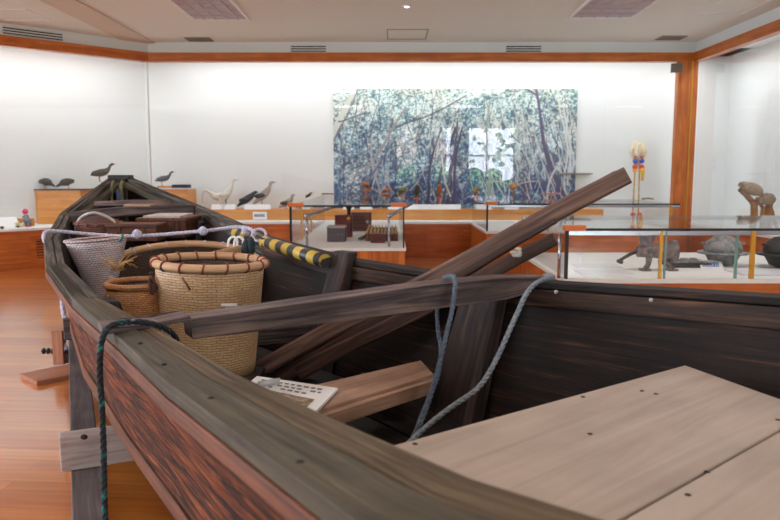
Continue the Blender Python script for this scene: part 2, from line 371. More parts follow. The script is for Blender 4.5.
# keep it from poking through the back wall: trim by its own start
struct('wall_left_diagonal', mb, 'wall')
mb = MB(); WYL = [(-1.3, 1.4), (1.9, 4.6)]; ys = -5.2  # unseen left wall windows, placed here to bring in more daylight
for a, b in WYL:
    mb.box((-7.6, ys, 0), (-7.4, a, CZ)); mb.box((-7.6, a, 2.7), (-7.4, b, CZ)); mb.box((-7.6, a, 0), (-7.4, b, .9)); ys = b
mb.box((-7.6, ys, 0), (-7.4, 8.6, CZ)); struct('wall_left', mb, 'wall')
for i, (a, b) in enumerate(WYL):
    mb = MB()
    for y in (a + .03, (a + b) / 2, b - .03): mb.box((-7.53, y - .03, .9), (-7.47, y + .03, 2.7))
    for z in (.93, 2.67): mb.box((-7.53, a, z - .03), (-7.47, b, z + .03))
    struct('window_%d' % (i + 3), mb, 'sensor')
mb = MB(); mb.box((5.45, -5.2, 0), (5.6, 12.1, CZ)); struct('wall_right', mb, 'wall')
# wall behind the visitor with tall garden windows
mb = MB()
WX = [(.2, 2.3), (2.5, 4.6)]
xs = -7.4
for a, b in WX:
    mb.box((xs, -5.2, 0), (a, -5.0, CZ)); mb.box((a, -5.2, 2.95), (b, -5.0, CZ)); mb.box((a, -5.2, 0), (b, -5.0, .25)); xs = b
mb.box((xs, -5.2, 0), (5.45, -5.0, CZ)); struct('wall_front', mb, 'wall')
for i, (a, b) in enumerate(WX):
    mb = MB(); z0, z1 = .25, 2.95; c = (a + b) / 2
    for x in (a + .03, c, b - .03): mb.box((x - .03, -5.13, z0), (x + .03, -5.07, z1))
    for z in (z0 + .03, 1.9, z1 - .03): mb.box((a, -5.13, z - .03), (b, -5.07, z + .03))
    w = struct('window_%d' % (i + 1), mb, 'sensor')
    mb = MB()
    for k in range(17):
        x = a + .04 * k + (.75 if i == 0 else -.3); mb.box((x, -4.96 + .02 * (k % 2), .1), (x + .04, -4.94 + .02 * (k % 2), 3.0))
    tag(obj('window_curtain', mb, 'curtain'), ['blue grey curtain gathered at the window just right of the viewer', 'blue grey curtain gathered at the rightmost garden window'][i], 'curtain')
mb = MB(); mb.box((-20, -20, -.4), (20, -5.2, -.15)); g = struct('ground_garden', mb, 'hedge')
mb = MB()
for k in range(260): mb.ball((random.uniform(-7, 11), -9.5 + random.uniform(-1, 1), random.uniform(0, 1.3)), random.uniform(.25, .5), .4, random.uniform(.2, .45), 7)
for k in range(260):
    h = random.uniform(2.2, 5.5); mb.ball((random.choice((-2.0, -3.5, 8.5)) + random.gauss(0, .9), -12 + random.uniform(-1, 1), h), random.uniform(.12, .34), .3, random.uniform(.1, .26), 6)
bl = thing('added_building', 'pale pinkish building added beyond the garden hedge to dim the window reflection', 'building', (.5, -17, -.15))  # added out of view so the sky reflects less brightly in the glass
mb2 = MB(); mb2.box((-4, -20, -.15), (2.9, -16, 5.2)); obj('wall', mb2, plain('pink plaster', (206, 176, 172), .9), bl)
mb2 = MB(); mb2.box((-4.3, -20.2, 5.2), (3.2, -15.7, 5.4)); obj('roof', mb2, 'sensor', bl)
for k in range(110): mb.ball((random.uniform(2.6, 7), -11 + random.uniform(-1, 1), random.uniform(1.6, 5.5)), random.uniform(.05, .2), .2, random.uniform(.05, .14), 6)
tag(stuff(obj('garden_hedge', mb, 'hedge')), 'green hedge in the garden outside the windows', 'hedge')

# ------------------------------------------------------------ showcases built into the walls
def pane_between(a, b, z0, z1, parent, t=.008, name='glass_pane'):
    a = V(a); b = V(b); d = (b - a).normalized(); n = V((-d.y, d.x, 0)) * t / 2
    m = MB(); m.hexa([V((q.x, q.y, z)) for z in (z0, z1) for q in (a - n, b - n, b + n, a + n)]); return obj(name, m, 'glass', parent)
# back showcase
bc = thing('wall_showcase', 'long glazed showcase built into the back wall around the forest photograph', 'display case', (0, YB, 0))
mb = MB(); mb.box((-3.53, YB, 0), (4.3, YB + .06, ZS - .03)); obj('plinth', mb, 'redwood', bc)
mb = MB(); mb.box((-3.53, YB - .03, ZS - .03), (4.3, 12.1, ZS)); obj('display_floor', mb, 'casein', bc)
mb = MB(); mb.box((-3.6, YB + .1, 3.13), (5.4, 12.1, 3.16)); obj('case_ceiling', mb, 'casein', bc)
mb = MB(); mb.box((-3.56, YB - .06, ZT), (4.5, YB + .06, ZH)); obj('header_beam', mb, 'honey', bc)
for a, b in ((-3.53, -2.2), (-2.197, .27), (.273, 3.19), (3.193, 4.3)): pane_between((a, YB, 0), (b, YB, 0), ZS, ZT, bc)
mb = MB(); mb.box((-3.2, 11.62, ZS), (3.35, 12.09, .715)); obj('display_tier', mb, 'honey_light', bc)
mb = MB()
for k in range(12):
    x = -3.3 + k * .62; mb.box((x, 11.30, 3.06), (x + .6, 11.36, 3.12))
obj('strip_light', mb, emit('tube light', (250, 250, 255), 6), bc)
# left showcase
lc = thing('wall_showcase', 'glazed showcase running diagonally along the left wall', 'display case', tuple(dg(2, 0, 0)))
def slab(s0, s1, o0, o1, z0, z1):
    m = MB(); m.hexa([dg(s0, o0, z0), dg(s1, o0, z0), dg(s1, o1, z0), dg(s0, o1, z0), dg(s0, o0, z1), dg(s1, o0, z1), dg(s1, o1, z1), dg(s0, o1, z1)]); return m
obj('plinth', slab(0, LL, 0, .06, 0, ZS - .03), 'redwood', lc)
pv = slab(1.39, 1.72, -.012, 0.0, .14, .40); pn = obj('vent_grille', pv, 'dark', lc)
mb = MB()
for k in range(7):
    z = .15 + k * .037; m = [dg(1.39, -.03, z), dg(1.72, -.03, z), dg(1.72, -.012, z), dg(1.39, -.012, z)]
    mb.hexa(m + [q + V((0, 0, .02)) for q in m])
obj('vent_slats', mb, 'redwood', lc)
for s in (1.8, 2.25, 2.7, 3.15): obj('plinth_panel', slab(s, s + .43, -.012, 0, .08, .43), 'honey', lc, .003)
obj('display_floor', slab(0, LL, -.03, .9, ZS - .03, ZS), 'casein', lc)
obj('case_ceiling', slab(-.3, LL, .1, .9, 3.10, 3.13), 'casein', lc)
obj('header_beam', slab(-.02, LL, -.06, .06, ZT, ZH), 'honey', lc)
obj('corner_strip', slab(.01, .035, -.004, .004, ZS, ZT), 'white', lc)
for a, b in ((.06, 2.35), (2.353, LL)): pane_between(dg(a, 0, 0), dg(b, 0, 0), ZS, ZT, lc)
mb = slab(.2, LL - .1, .10, .16, 3.04, 3.09); obj('strip_light', mb, emit('tube light left', (250, 250, 255), 6), lc)
# right showcase
XR = 4.52
rc = thing('wall_showcase', 'glazed showcase running along the right wall behind the corner post', 'display case', (XR, 9, 0))
mb = MB(); mb.box((XR, 3.5, 0), (XR + .06, YB - .1, ZS - .03)); obj('plinth', mb, 'redwood', rc)
mb = MB(); mb.box((XR - .03, 3.5, ZS - .03), (5.45, YB - .1, ZS)); mb.box((4.62, YB - .1, ZS - .03), (5.45, 12.1, ZS)); obj('display_floor', mb, 'casein', rc)
mb = MB(); mb.box((XR + .1, 3.5, 3.13), (5.45, 12.1, 3.16)); obj('case_ceiling', mb, 'casein', rc)
mb = MB(); mb.box((XR - .06, 3.5, ZT), (XR + .06, YB + .06, ZH)); obj('header_beam', mb, 'honey', rc)
mb = MB(); mb.box((4.24, YB - .08, 0), (4.53, YB + .06, ZT)); obj('corner_post', mb, 'honey', rc, .01)
mb = MB(); mb.box((4.43, YB - .09, ZS), (4.45, YB - .08, ZT)); obj('post_bead', mb, 'brass', rc)
for a, b in ((3.5, 7.2), (7.203, YB - .13)): pane_between((XR, a, 0), (XR, b, 0), ZS, ZT, rc)
mb = MB(); mb.box((XR + .12, 3.6, 3.06), (XR + .18, 10.8, 3.12)); obj('strip_light', mb, emit('tube light right', (250, 250, 255), 2.5), rc)
mb = MB(); mb.box((4.13, YB - .02 - .07, 2.75), (4.29, YB - .07 + .03, 2.88)); mb.box((4.13, YB - .095, 2.82), (4.29, YB - .085, 2.83))
tag(obj('door_closer', mb, 'sensor', None, .006), 'small grey metal box fixed high on the glass beside the corner post', 'fitting')
# bulkheads above the headers
mb = MB(); mb.box((-3.6, YB - .02, ZH), (4.54, YB + .06, CZ)); struct('trim_1', mb, 'wall')
struct('trim_2', slab(-.02, LL, -.02, .06, ZH, CZ), 'wall')
mb = MB(); mb.box((XR - .02, -5, ZH), (XR + .06, YB + .06, CZ)); struct('trim_3', mb, 'wall')
mb = MB(); mb.box((XR + .0, -5, 0), (XR + .06, 3.5, ZH)); struct('wall_right_near', mb, 'wall')
mb = MB(); mb.hexa([dg(LL, -.05, 0), dg(LL + .08, -.05, 0), dg(LL + .08, 1, 0), dg(LL, 1, 0), dg(LL, -.05, CZ), dg(LL + .08, -.05, CZ), dg(LL + .08, 1, CZ), dg(LL, 1, CZ)]); struct('wall_left_end', mb, 'wall')

# vents, louvred lamps, panels
def slot_vent(label, mat4, w, h, n=3, dark='dark'):
    t = thing('air_vent', label, 'vent', mat4.translation, 'ceiling and bulkhead vents')
    m = MB(); m.box((-w / 2, -.012, -h / 2), (w / 2, 0, h / 2), mat=mat4); obj('vent_frame', m, 'wall' if n == 3 else 'vent', t)
    m = MB()
    for k in range(n):
        z = -h / 2 + h * (k + .5) / n; m.box((-w / 2 + .015, -.016, z - h / n * .24), (w / 2 - .015, -.011, z + h / n * .24), mat=mat4)
    obj('vent_slots', m, dark, t)
    return t
def vat(u, v, y): return PY(u, v, y)
for (u0, u1, v, lab) in ((290, 327, 49, 'slotted vent above the left end of the forest photograph'), (505, 542, 49, 'slotted vent above the right part of the forest photograph')):
    a = PY(u0, v, YB - .02); b = PY(u1, v, YB - .02); slot_vent(lab, Matrix.Translation((a + b) / 2), (b - a).length, .1)
mm = Matrix.Translation(dg(1.62, -.02, 3.105)) @ Matrix.Rotation(R(45), 4, 'Z'); slot_vent('slotted vent above the wooden header at the far left', mm, .78, .10)
def ceil_m(p): return Matrix.Translation(p) @ Matrix.Rotation(R(-90), 4, 'X')
for (u, v, w, h, lab) in ((199, 39, .36, .3, 'small square ceiling vent below the left louvred lamp'), (671, 37.5, .36, .3, 'small square ceiling vent below the right louvred lamp')):
    slot_vent(lab, Matrix.Translation(PZ(u, v, CZ)) @ Matrix.Rotation(R(90), 4, 'X'), w, h, 4, 'sensor')
def louvre(label, x0, x1, y0, y1, nx=5, ny=5):
    t = thing('ceiling_lamp', label, 'ceiling light', ((x0 + x1) / 2, (y0 + y1) / 2, CZ), 'louvred ceiling lamps')
    m = MB(); f = .03
    m.box((x0, y0, CZ - .02), (x1, y0 + f, CZ)); m.box((x0, y1 - f, CZ - .02), (x1, y1, CZ)); m.box((x0, y0, CZ - .02), (x0 + f, y1, CZ)); m.box((x1 - f, y0, CZ - .02), (x1, y1, CZ)); obj('frame', m, 'white', t)
    m = MB()
    for k in range(1, nx): x = x0 + (x1 - x0) * k / nx; m.box((x - .012, y0 + f, CZ - .015), (x + .012, y1 - f, CZ))
    for k in range(1, ny): y = y0 + (y1 - y0) * k / ny; m.box((x0 + f, y - .012, CZ - .015), (x1 - f, y + .012, CZ))
    obj('louvre_grid', m, 'louver', t.children[0])
    m = MB(); m.box((x0 + f, y0 + f, CZ - .006), (x1 - f, y1 - f, CZ)); obj('diffuser', m, plain('diffuser pinkish', (196, 178, 184), .6), t)
louvre('louvred ceiling lamp on the left, in front of the diagonal showcase', PZ(194, 19, CZ).x, PZ(250, 19, CZ).x, PZ(220, 0, CZ).y - .35, PZ(220, 19, CZ).y)
louvre('louvred ceiling lamp on the right, towards the corner post', PZ(568, 17, CZ).x, PZ(632, 17, CZ).x, PZ(600, 0, CZ).y - .35, PZ(600, 17, CZ).y)
def outline(name, label, x0, x1, y0, y1, z=CZ, w=.015, m_='vent'):
    m = MB(); m.box((x0, y0, z - .008), (x1, y0 + w, z)); m.box((x0, y1 - w, z - .008), (x1, y1, z)); m.box((x0, y0, z - .008), (x0 + w, y1, z)); m.box((x1 - w, y0, z - .008), (x1, y1, z))
    return tag(obj(name, m, m_), label, 'hatch', 'ceiling hatches')
outline('ceiling_hatch', 'small rectangular hatch outline in the ceiling above the forest photograph', PZ(387, 39, CZ).x, PZ(426, 39, CZ).x, PZ(406, 29, CZ).y, PZ(406, 39, CZ).y)
outline('ceiling_hatch', 'hatch outline in the ceiling at the upper right by the right showcase', PZ(700, 12, CZ).x, PZ(745, 12, CZ).x, PZ(700, -6, CZ).y, PZ(700, 13, CZ).y, CZ, .02, 'white')
outline('ceiling_hatch', 'white edged hatch in the lower ceiling at the upper left', PZ(-25, 9, CZ).x, PZ(27, 9, CZ).x, PZ(20, 9, CZ).y, PZ(20, 20, CZ).y, CZ, .02, 'white')
p = PZ(407, 6, CZ); t = thing('downlight', 'tiny round recessed downlight in the ceiling above the photograph', 'ceiling light', p)
mb = MB(); mb.lathe([(.001, -.01), (.05, -.01), (.055, 0)], p, 20); obj('rim', mb, 'white', t)
mb = MB(); mb.lathe([(.001, -.014), (.028, -.014), (.03, -.009)], p, 16); obj('lamp', mb, emit('bulb glow', (255, 250, 235), 3), t)

# ============================================================ MURAL (a printed forest photograph)
def make_mural():
    x0, x1 = PY(333, 89, 12.05).x, PY(578, 89, 12.05).x; z1 = PY(333, 89, 12.05).z; z0 = PY(333, 207, 12.05).z - .02
    NX, NY = 460, 224; rng = np.random.RandomState(3)
    def vn(fx, fy):
        g = rng.rand(fy + 2, fx + 2); yy = np.linspace(0, fy, NY); xx = np.linspace(0, fx, NX)
        yi = yy.astype(int); xi = xx.astype(int); ty = (yy - yi)[:, None]; tx = (xx - xi)[None, :]
        ty = ty * ty * (3 - 2 * ty); tx = tx * tx * (3 - 2 * tx)
        a = g[yi][:, xi]; b = g[yi][:, xi + 1]; c = g[yi + 1][:, xi]; d = g[yi + 1][:, xi + 1]
        return (a * (1 - tx) + b * tx) * (1 - ty) + (c * (1 - tx) + d * tx) * ty
    n1 = vn(9, 5); n2 = vn(30, 16); n3 = vn(90, 50); n4 = vn(220, 110)
    vert = np.linspace(0, 1, NY)[:, None] * np.ones((1, NX))       # 0 top
    lum = .18 * n1 + .24 * n2 + .28 * n3 + .30 * n4
    lum = lum + .13 * (1 - vert) - .17 * vert + .03
    pal = np.array([(40, 56, 96), (66, 92, 124), (108, 138, 150), (164, 184, 186), (226, 232, 230)], float)
    tt = np.clip((lum - .33) / .32, 0, .999) * 4; k = tt.astype(int); f = (tt - k)[..., None]
    img = pal[k] * (1 - f) + pal[np.minimum(k + 1, 4)] * f
    hue = vn(14, 8)[..., None]; img = img + (hue - .5) * np.array([[-10, 16, 26]])
    def disc(cx, cy, rx, ry, col, al=1.0):
        xa, xb = int(max(0, cx - rx - 1)), int(min(NX, cx + rx + 2)); ya, yb = int(max(0, cy - ry - 1)), int(min(NY, cy + ry + 2))
        if xa >= xb or ya >= yb: return
        Y, X = np.mgrid[ya:yb, xa:xb]; mk = (((X - cx) / rx) ** 2 + ((Y - cy) / ry) ** 2 < 1)[..., None] * al
        img[ya:yb, xa:xb] = img[ya:yb, xa:xb] * (1 - mk) + np.array(col) * mk
    def stroke(ax, ay, bx, by, w0, w1, col, wob=3, al=1.0):
        L = math.hypot(bx - ax, by - ay); n = max(2, int(L)); ph = rng.rand() * 6; q = rng.uniform(.02, .05)
        for i in range(n):
            t = i / n; o = math.sin(ph + i * q) * wob * min(1, 3 * t); w = w0 + (w1 - w0) * t
            disc(ax + (bx - ax) * t + o * (by - ay) / L, ay + (by - ay) * t - o * (bx - ax) / L, w, w, col, al)
    greens = [(64, 96, 88), (86, 120, 104), (44, 66, 78), (120, 146, 128), (206, 212, 196), (236, 238, 228), (38, 50, 66)]
    for i in range(4200):                                            # leaves, denser at the top
        y = rng.rand() ** 1.5 * NY * .75; disc(rng.rand() * NX, y, rng.uniform(.7, 2.2), rng.uniform(.6, 1.2), greens[rng.randint(7)], .8)
    for i in range(240):                                             # thin stems
        x = rng.rand() * NX; y = rng.uniform(.25, 1.0) * NY; lean = rng.uniform(-26, 34); h = rng.uniform(25, 95)
        col = [(70, 62, 84), (44, 42, 66), (178, 176, 170), (206, 204, 196), (120, 106, 104)][rng.randint(5)]
        stroke(x, y, x + lean, y - h, .9, .6, col, 3, .75)
    for i in range(130):                                             # pale stems rising right of centre
        x = rng.uniform(.62, 1.0) * NX; y = rng.uniform(.3, 1.0) * NY
        stroke(x, y, x - rng.uniform(2, 26), y - rng.uniform(20, 60), 1.1, .7, [(214, 212, 204), (188, 184, 180), (66, 58, 84)][rng.randint(3)], 3, .8)
    stroke(0, 84, 42, 0, 6, 4, (206, 206, 198), 2); stroke(3, 90, 48, 0, 1.4, 1, (110, 92, 96), 2)
    stroke(60, 150, 140, 36, 3, 1.8, (150, 134, 132), 4); stroke(90, 224, 70, 90, 2, 1.4, (170, 160, 150), 4)
    stroke(40, 200, 120, 96, 2.2, 1.5, (98, 84, 96), 4)
    stroke(10, 60, 70, 50, 1.3, 1, (70, 60, 80), 6); stroke(120, 70, 250, 10, 1.6, 1, (74, 64, 78), 6)
    for bx in (176, 196, 214, 226): stroke(bx, 224, bx + rng.uniform(10, 30), 70, 3.2, 1.6, (62, 50, 72), 6)
    stroke(206, 224, 232, 60, 2.6, 2, (82, 66, 84), 6); stroke(222, 200, 205, 120, 2, 1.2, (190, 186, 180), 5)
    stroke(296, 200, 292, 20, 3, 2, (150, 150, 142), 3); stroke(380, 10, 352, -2, 2, 2, (80, 70, 96), 2)
    stroke(412, 150, 376, 0, 4, 2.2, (76, 60, 96), 4); stroke(428, 190, 404, 120, 3.6, 3, (70, 56, 84), 3)
    for k in range(5): stroke(440 + 4 * k, 190 - 12 * k, 430 + 8 * k, 10 + 16 * k, 1.8, 1.2, (214, 212, 206), 7)
    stroke(400, 224, 430, 140, 2.6, 1.6, (206, 200, 190), 8)
    img = np.clip(img + (1 - vert[..., None]) * np.array([8, 12, -10]), 0, 255) / 255.0
    img = .84 * img + np.array([.08, .10, .15])
    li = np.where(img <= .04045, img / 12.92, ((img + .055) / 1.055) ** 2.4)
    xs = np.linspace(x0, x1, NX); zs = np.linspace(z1, z0, NY)
    co = np.zeros((NY, NX, 3)); co[..., 0] = xs[None, :]; co[..., 1] = 12.05; co[..., 2] = zs[:, None]
    idx = np.arange(NX * NY).reshape(NY, NX)
    fc = np.stack([idx[1:, :-1], idx[1:, 1:], idx[:-1, 1:], idx[:-1, :-1]], -1).reshape(-1, 4)
    t = thing('forest_photograph', 'huge unframed photograph print of a tangled forest on the back wall', 'photograph', ((x0 + x1) / 2, 12.08, z0))
    loc = np.array(t.location)
    me = bpy.data.meshes.new('printed_forest'); me.vertices.add(NX * NY); me.vertices.foreach_set('co', (co - loc).reshape(-1).astype(np.float32))
    me.loops.add(len(fc) * 4); me.loops.foreach_set('vertex_index', fc.reshape(-1).astype(np.int32))
    me.polygons.add(len(fc)); me.polygons.foreach_set('loop_start', (np.arange(len(fc)) * 4).astype(np.int32)); me.update(calc_edges=True)
    at = me.color_attributes.new('Print', 'FLOAT_COLOR', 'POINT'); at.data.foreach_set('color', np.concatenate([li.reshape(-1, 3), np.ones((NX * NY, 1))], 1).reshape(-1).astype(np.float32))
    m, nt, b, out = newmat('forest print'); a = nt.nodes.new('ShaderNodeAttribute'); a.attribute_name = 'Print'
    nt.links.new(a.outputs['Color'], b.inputs['Base Color']); b.inputs['Roughness'].default_value = .6; me.materials.append(m)
    o = bpy.data.objects.new('printed_forest', me); COL.objects.link(o); o.parent = t
    mb = MB(); mb.box((x0, 12.055, z0), (x1, 12.09, z1)); obj('backing_board', mb, 'white', t)
make_mural()

# ============================================================ BIRDS and display items in the wall cases
def bird(name, label, loc, rz, s, body, wing, beak, path, legs=True, beak_len=.12, group=None, stand=None, wingp=None, legm='legs', legh=None):
    """path: (x, z, r) tail to head in body lengths; x forward; z from the ground"""
    t = thing(name, label, 'bird', loc, group)
    mt = Matrix.Translation(loc) @ Matrix.Rotation(rz, 4, 'Z') @ Matrix.Scale(s, 4)
    P = smoothpath([(x, 0, z) for x, z, r in path], 4); RR = smoothpath([(r, 0, 0) for x, z, r in path], 4)
    m = MB(); m.tube([mt @ q for q in P], [max(.004, q.x) * s for q in RR], 10, .8); obj('body', m, body, t)
    hx, hz, hr = path[-1]; px, pz, pr_ = path[-2]
    d = V((hx - px, 0, hz - pz)).normalized()
    if d.z > .3: d = V((1, 0, -.1)).normalized()
    h = V((hx, 0, hz))
    m = MB(); m.tube([mt @ (h - d * .01), mt @ (h + d * beak_len * .5), mt @ (h + d * beak_len)], [.022 * s, .014 * s, .003 * s], 6); obj('beak', m, beak, t)
    mid = max(path, key=lambda q: q[2]); i = path.index(mid)
    for sg in (-1, 1):
        m = MB(); w = wingp or (mid[0] + .12, mid[1] + .05, mid[0] - .32, mid[1] - .02)
        m.ball((0, 0, 0), 1, 1, 1, 10, mt @ Matrix.Translation(((w[0] + w[2]) / 2, sg * mid[2] * .72, (w[1] + w[3]) / 2)) @ Matrix.Rotation(-math.atan2(w[1] - w[3], w[0] - w[2]), 4, 'Y') @ Matrix.Diagonal((math.hypot(w[0] - w[2], w[1] - w[3]) / 2, .035, mid[2] * .62, 1)))
        obj('wing', m, wing, t)
        if legs:
            m = MB(); x = mid[0] - .02; y = sg * .06
            m.tube([mt @ V((x, y, mid[1] - mid[2] * .6)), mt @ V((x + .01, y, .03)), mt @ V((x, y, .008))], [.02 * s, .012 * s, .012 * s], 6)
            for a in (-.5, 0, .5): m.tube([mt @ V((x, y, .01)), mt @ V((x + .1 * math.cos(a), y + .1 * math.sin(a), .008))], .009 * s, 5)
            m.tube([mt @ V((x, y, .01)), mt @ V((x - .05, y, .008))], .008 * s, 5)
            obj('leg', m, legm, t)
    return t
RAIL_DOWN = [(-.5, .5, .03), (-.38, .48, .1), (-.15, .42, .22), (.1, .36, .21), (.28, .26, .1), (.42, .18, .07), (.5, .13, .04)]
RAIL_UP = [(-.55, .3, .03), (-.4, .34, .09), (-.15, .4, .17), (.1, .46, .15), (.26, .6, .08), (.34, .74, .06), (.44, .8, .055), (.5, .8, .03)]
ZTOP = .715
def gp(u, y): return PY(u, 200, y).x
# plinth box with two rails, left showcase (front face seen frontally)
def block(name, label, cat, pts, z0, z1, m, top=None, bevel=.004):
    t = thing(name, label, cat, ((pts[0][0] + pts[2][0]) / 2, (pts[0][1] + pts[2][1]) / 2, z0))
    b = MB(); b.hexa([(x, y, z0) for x, y in pts] + [(x, y, z1) for x, y in pts]); obj('box', b, m, t, bevel)
    if top:
        b = MB(); c = V((t.location.x, t.location.y, 0)); q = [c + (V((x, y, 0)) - c) * 1.04 for x, y in pts]
        b.hexa([(p.x, p.y, z1) for p in q] + [(p.x, p.y, z1 + .018) for p in q]); obj('top_board', b, top, t)
    return t
yb = 10.75
xa, xb_ = PY(38, 200, yb).x, PY(81, 200, yb).x; zb = PY(50, 189, yb).z
block('display_plinth', 'tall honey wood plinth box in the left showcase carrying two dark birds', 'plinth', [(xa, yb), (xb_, yb), (xb_ + .02, yb + .4), (PY(31, 200, yb + .25).x, yb + .25)], ZS, zb - .02, 'honey_light', 'aged')
bird('rail_bird', 'dark rail bird bending down, left of the pair on the tall plinth', (PY(47, 188, yb + .1).x, yb + .12, zb), R(-12), .25, 'b_brown', 'b_brown', 'beak_red', RAIL_DOWN)
bird('rail_bird', 'dark rail bird bending down, right of the pair on the tall plinth', (PY(65, 188, yb + .1).x, yb + .12, zb), R(195), .25, 'b_brown', 'b_brown', 'beak_red', RAIL_DOWN)
ym = 11.0; zm = PY(100, 182, ym).z + .07
block('display_plinth', 'wooden plinth box half hidden behind the left side of the bow', 'plinth', [(PY(102, 200, ym).x, ym), (PY(114, 200, ym).x, ym), (PY(114, 200, ym).x, ym + .35), (PY(103, 200, ym).x, ym + .35)], ZS, zm - .07, 'honey_light')
bird('rail_bird', 'upright rail bird with red beak standing just above the bow tip', (PY(103, 186, ym + .1).x, ym + .12, zm - .07), R(5), .33, 'b_brown', 'b_brown', 'beak_red', RAIL_UP)
yr = 11.45; zr = PY(165, 188, yr).z
block('display_plinth', 'honey wood plinth box right of the bow tip carrying one small bird', 'plinth', [(PY(152, 200, yr).x, yr), (PY(188, 200, yr).x, yr), (PY(190, 200, yr).x, yr + .38), (PY(155, 200, yr).x, yr + .38)], ZS, zr - .02, 'honey_light', 'pearl')
mb = MB(); mb.box((PY(171, 188, yr).x, yr + .04, zr), (PY(187, 188, yr).x, yr + .24, zr + .05)); tag(obj('dark_book', mb, 'b_dark', None, .004), 'dark flat block lying on the plinth right of the bow tip', 'block')
mb = MB(); mb.box((PY(156, 188, yr).x, yr + .06, zr), (PY(170, 188, yr).x, yr + .24, zr + .03)); tag(obj('wooden_stand', mb, 'honey_light', None, .004), 'small wooden stand under the little bird right of the bow tip', 'stand')
bird('crake_bird', 'small grey bird standing on a block right of the bow tip', (PY(162, 186, yr).x, yr + .15, zr + .03), R(10), .27, 'b_grey', 'b_grey', 'beak_y', RAIL_UP)
# birds on the long tier
yt = 11.8
EG = [(-.38, .14, .03), (-.24, .34, .11), (-.06, .56, .15), (.1, .78, .11), (.17, .96, .055), (.2, 1.1, .045), (.27, 1.16, .05), (.33, 1.15, .03)]
bird('egret', 'white egret standing upright with yellow beak, left end of the long tier', (gp(228, yt), yt, ZTOP), R(8), .40, 'b_white', 'b_white', 'beak_y', EG, legm='beak_d', beak_len=.14)
SW = [(.42, .34, .03), (.3, .5, .13), (.1, .56, .2), (-.1, .58, .17), (-.3, .74, .08), (-.52, .86, .05), (-.66, .74, .045), (-.7, .5, .04), (-.69, .34, .03)]
bird('swan', 'white long necked bird with neck curved down, behind the upright egret', (gp(217, yt + .15), yt + .17, ZTOP), R(5), .34, 'b_white', 'b_white', 'beak_d', SW, wingp=(.3, .56, -.1, .6), beak_len=.06)
HER = [(-.5, .12, .03), (-.35, .25, .09), (-.1, .42, .17), (.12, .58, .15), (.26, .72, .09), (.36, .78, .08), (.44, .78, .04)]
bird('night_heron', 'slate coloured heron crouching between the egret and the tall heron', (gp(248, yt), yt, ZTOP), R(5), .34, 'b_dark', 'b_dark', 'beak_d', HER)
HE2 = [(-.48, .16, .03), (-.34, .32, .08), (-.1, .52, .15), (.1, .72, .13), (.2, .9, .06), (.24, 1.02, .07), (.32, 1.06, .06), (.36, 1.06, .03)]
bird('heron', 'tall brown and white heron with dark wings on the long tier', (gp(265, yt), yt, ZTOP), R(8), .40, 'b_tan', 'b_dark', 'beak_d', HE2)
bird('pigeon', 'grey and brown pigeon standing right of the tall heron', (gp(288, yt), yt, ZTOP), R(20), .30, 'b_tan', 'b_brown', 'beak_d', [(-.5, .08, .03), (-.35, .18, .1), (-.1, .3, .17), (.12, .46, .14), (.2, .62, .09), (.26, .72, .08), (.32, .74, .03)])
def perch(label, u, v, h_to, w=.12):
    y = 11.9; x = gp(u, y); z = PY(u, v, y).z; t = thing('wooden_perch', label, 'perch', (x, y, ZTOP))
    m = MB(); m.box((x - .012, y - .012, ZTOP), (x + .012, y + .012, z - .02)); obj('post', m, 'honey', t)
    m = MB(); m.box((x - w / 2, y - .04, z - .02), (x + w / 2, y + .04, z)); obj('cross_board', m, 'honey', t); return V((x, y, z))
bird('swallow', 'tiny dark bird mounted on the wall left of the forest photograph', tuple(PY(309, 199, 12.02)), R(30), .13, 'b_dark', 'b_dark', 'beak_d', HER, legs=False)
mb = MB(); q = PY(328, 194, 12.05); mb.tube([q + V((-.1, 0, 0)), q + V((0, -.02, .005)), q + V((.09, 0, 0))], .011, 7); tag(obj('twig', mb, 'drift'), 'bare horizontal twig on the wall at the left edge of the photograph', 'twig')
SMALL = [(-.6, .0, .03), (-.4, .12, .08), (-.1, .3, .2), (.12, .44, .2), (.28, .56, .14), (.36, .6, .1), (.42, .6, .04)]
OWL = [(-.3, .0, .05), (-.2, .2, .14), (-.05, .45, .24), (.03, .7, .23), (.08, .9, .21), (.12, 1.0, .12)]
specs = [(366, 190, 'small rufous bird on a low perch, leftmost before the photograph', 'b_orange', SMALL, .2, 150),
         (386, 194, 'little brown bird on a perch, second from the left before the photograph', 'b_orange', SMALL, .16, 20),
         (402, 195, 'small olive bird on a perch beside the dark owl', 'b_green', SMALL, .19, 10),
         (417, 198, 'dark brown owl on a wooden perch before the photograph', 'b_brown', OWL, .2, -80),
         (439, 197, 'rufous owl on a wooden perch before the photograph', 'b_orange', OWL, .2, -95),
         (476, 196, 'slim rufous bird on a perch left of the spread eagle', 'b_orange', OWL, .15, -60)]
for u, v, lab, mt_, pth, s, rz in specs:
    p = perch('narrow wooden perch under the ' + lab.split(' on ')[0] + ' before the forest photograph', u, v, 0)
    bird('perched_bird' if pth is SMALL else 'owl', lab, (p.x, p.y, p.z), R(rz), s, mt_, 'b_brown', 'beak_d', pth, beak_len=.08)
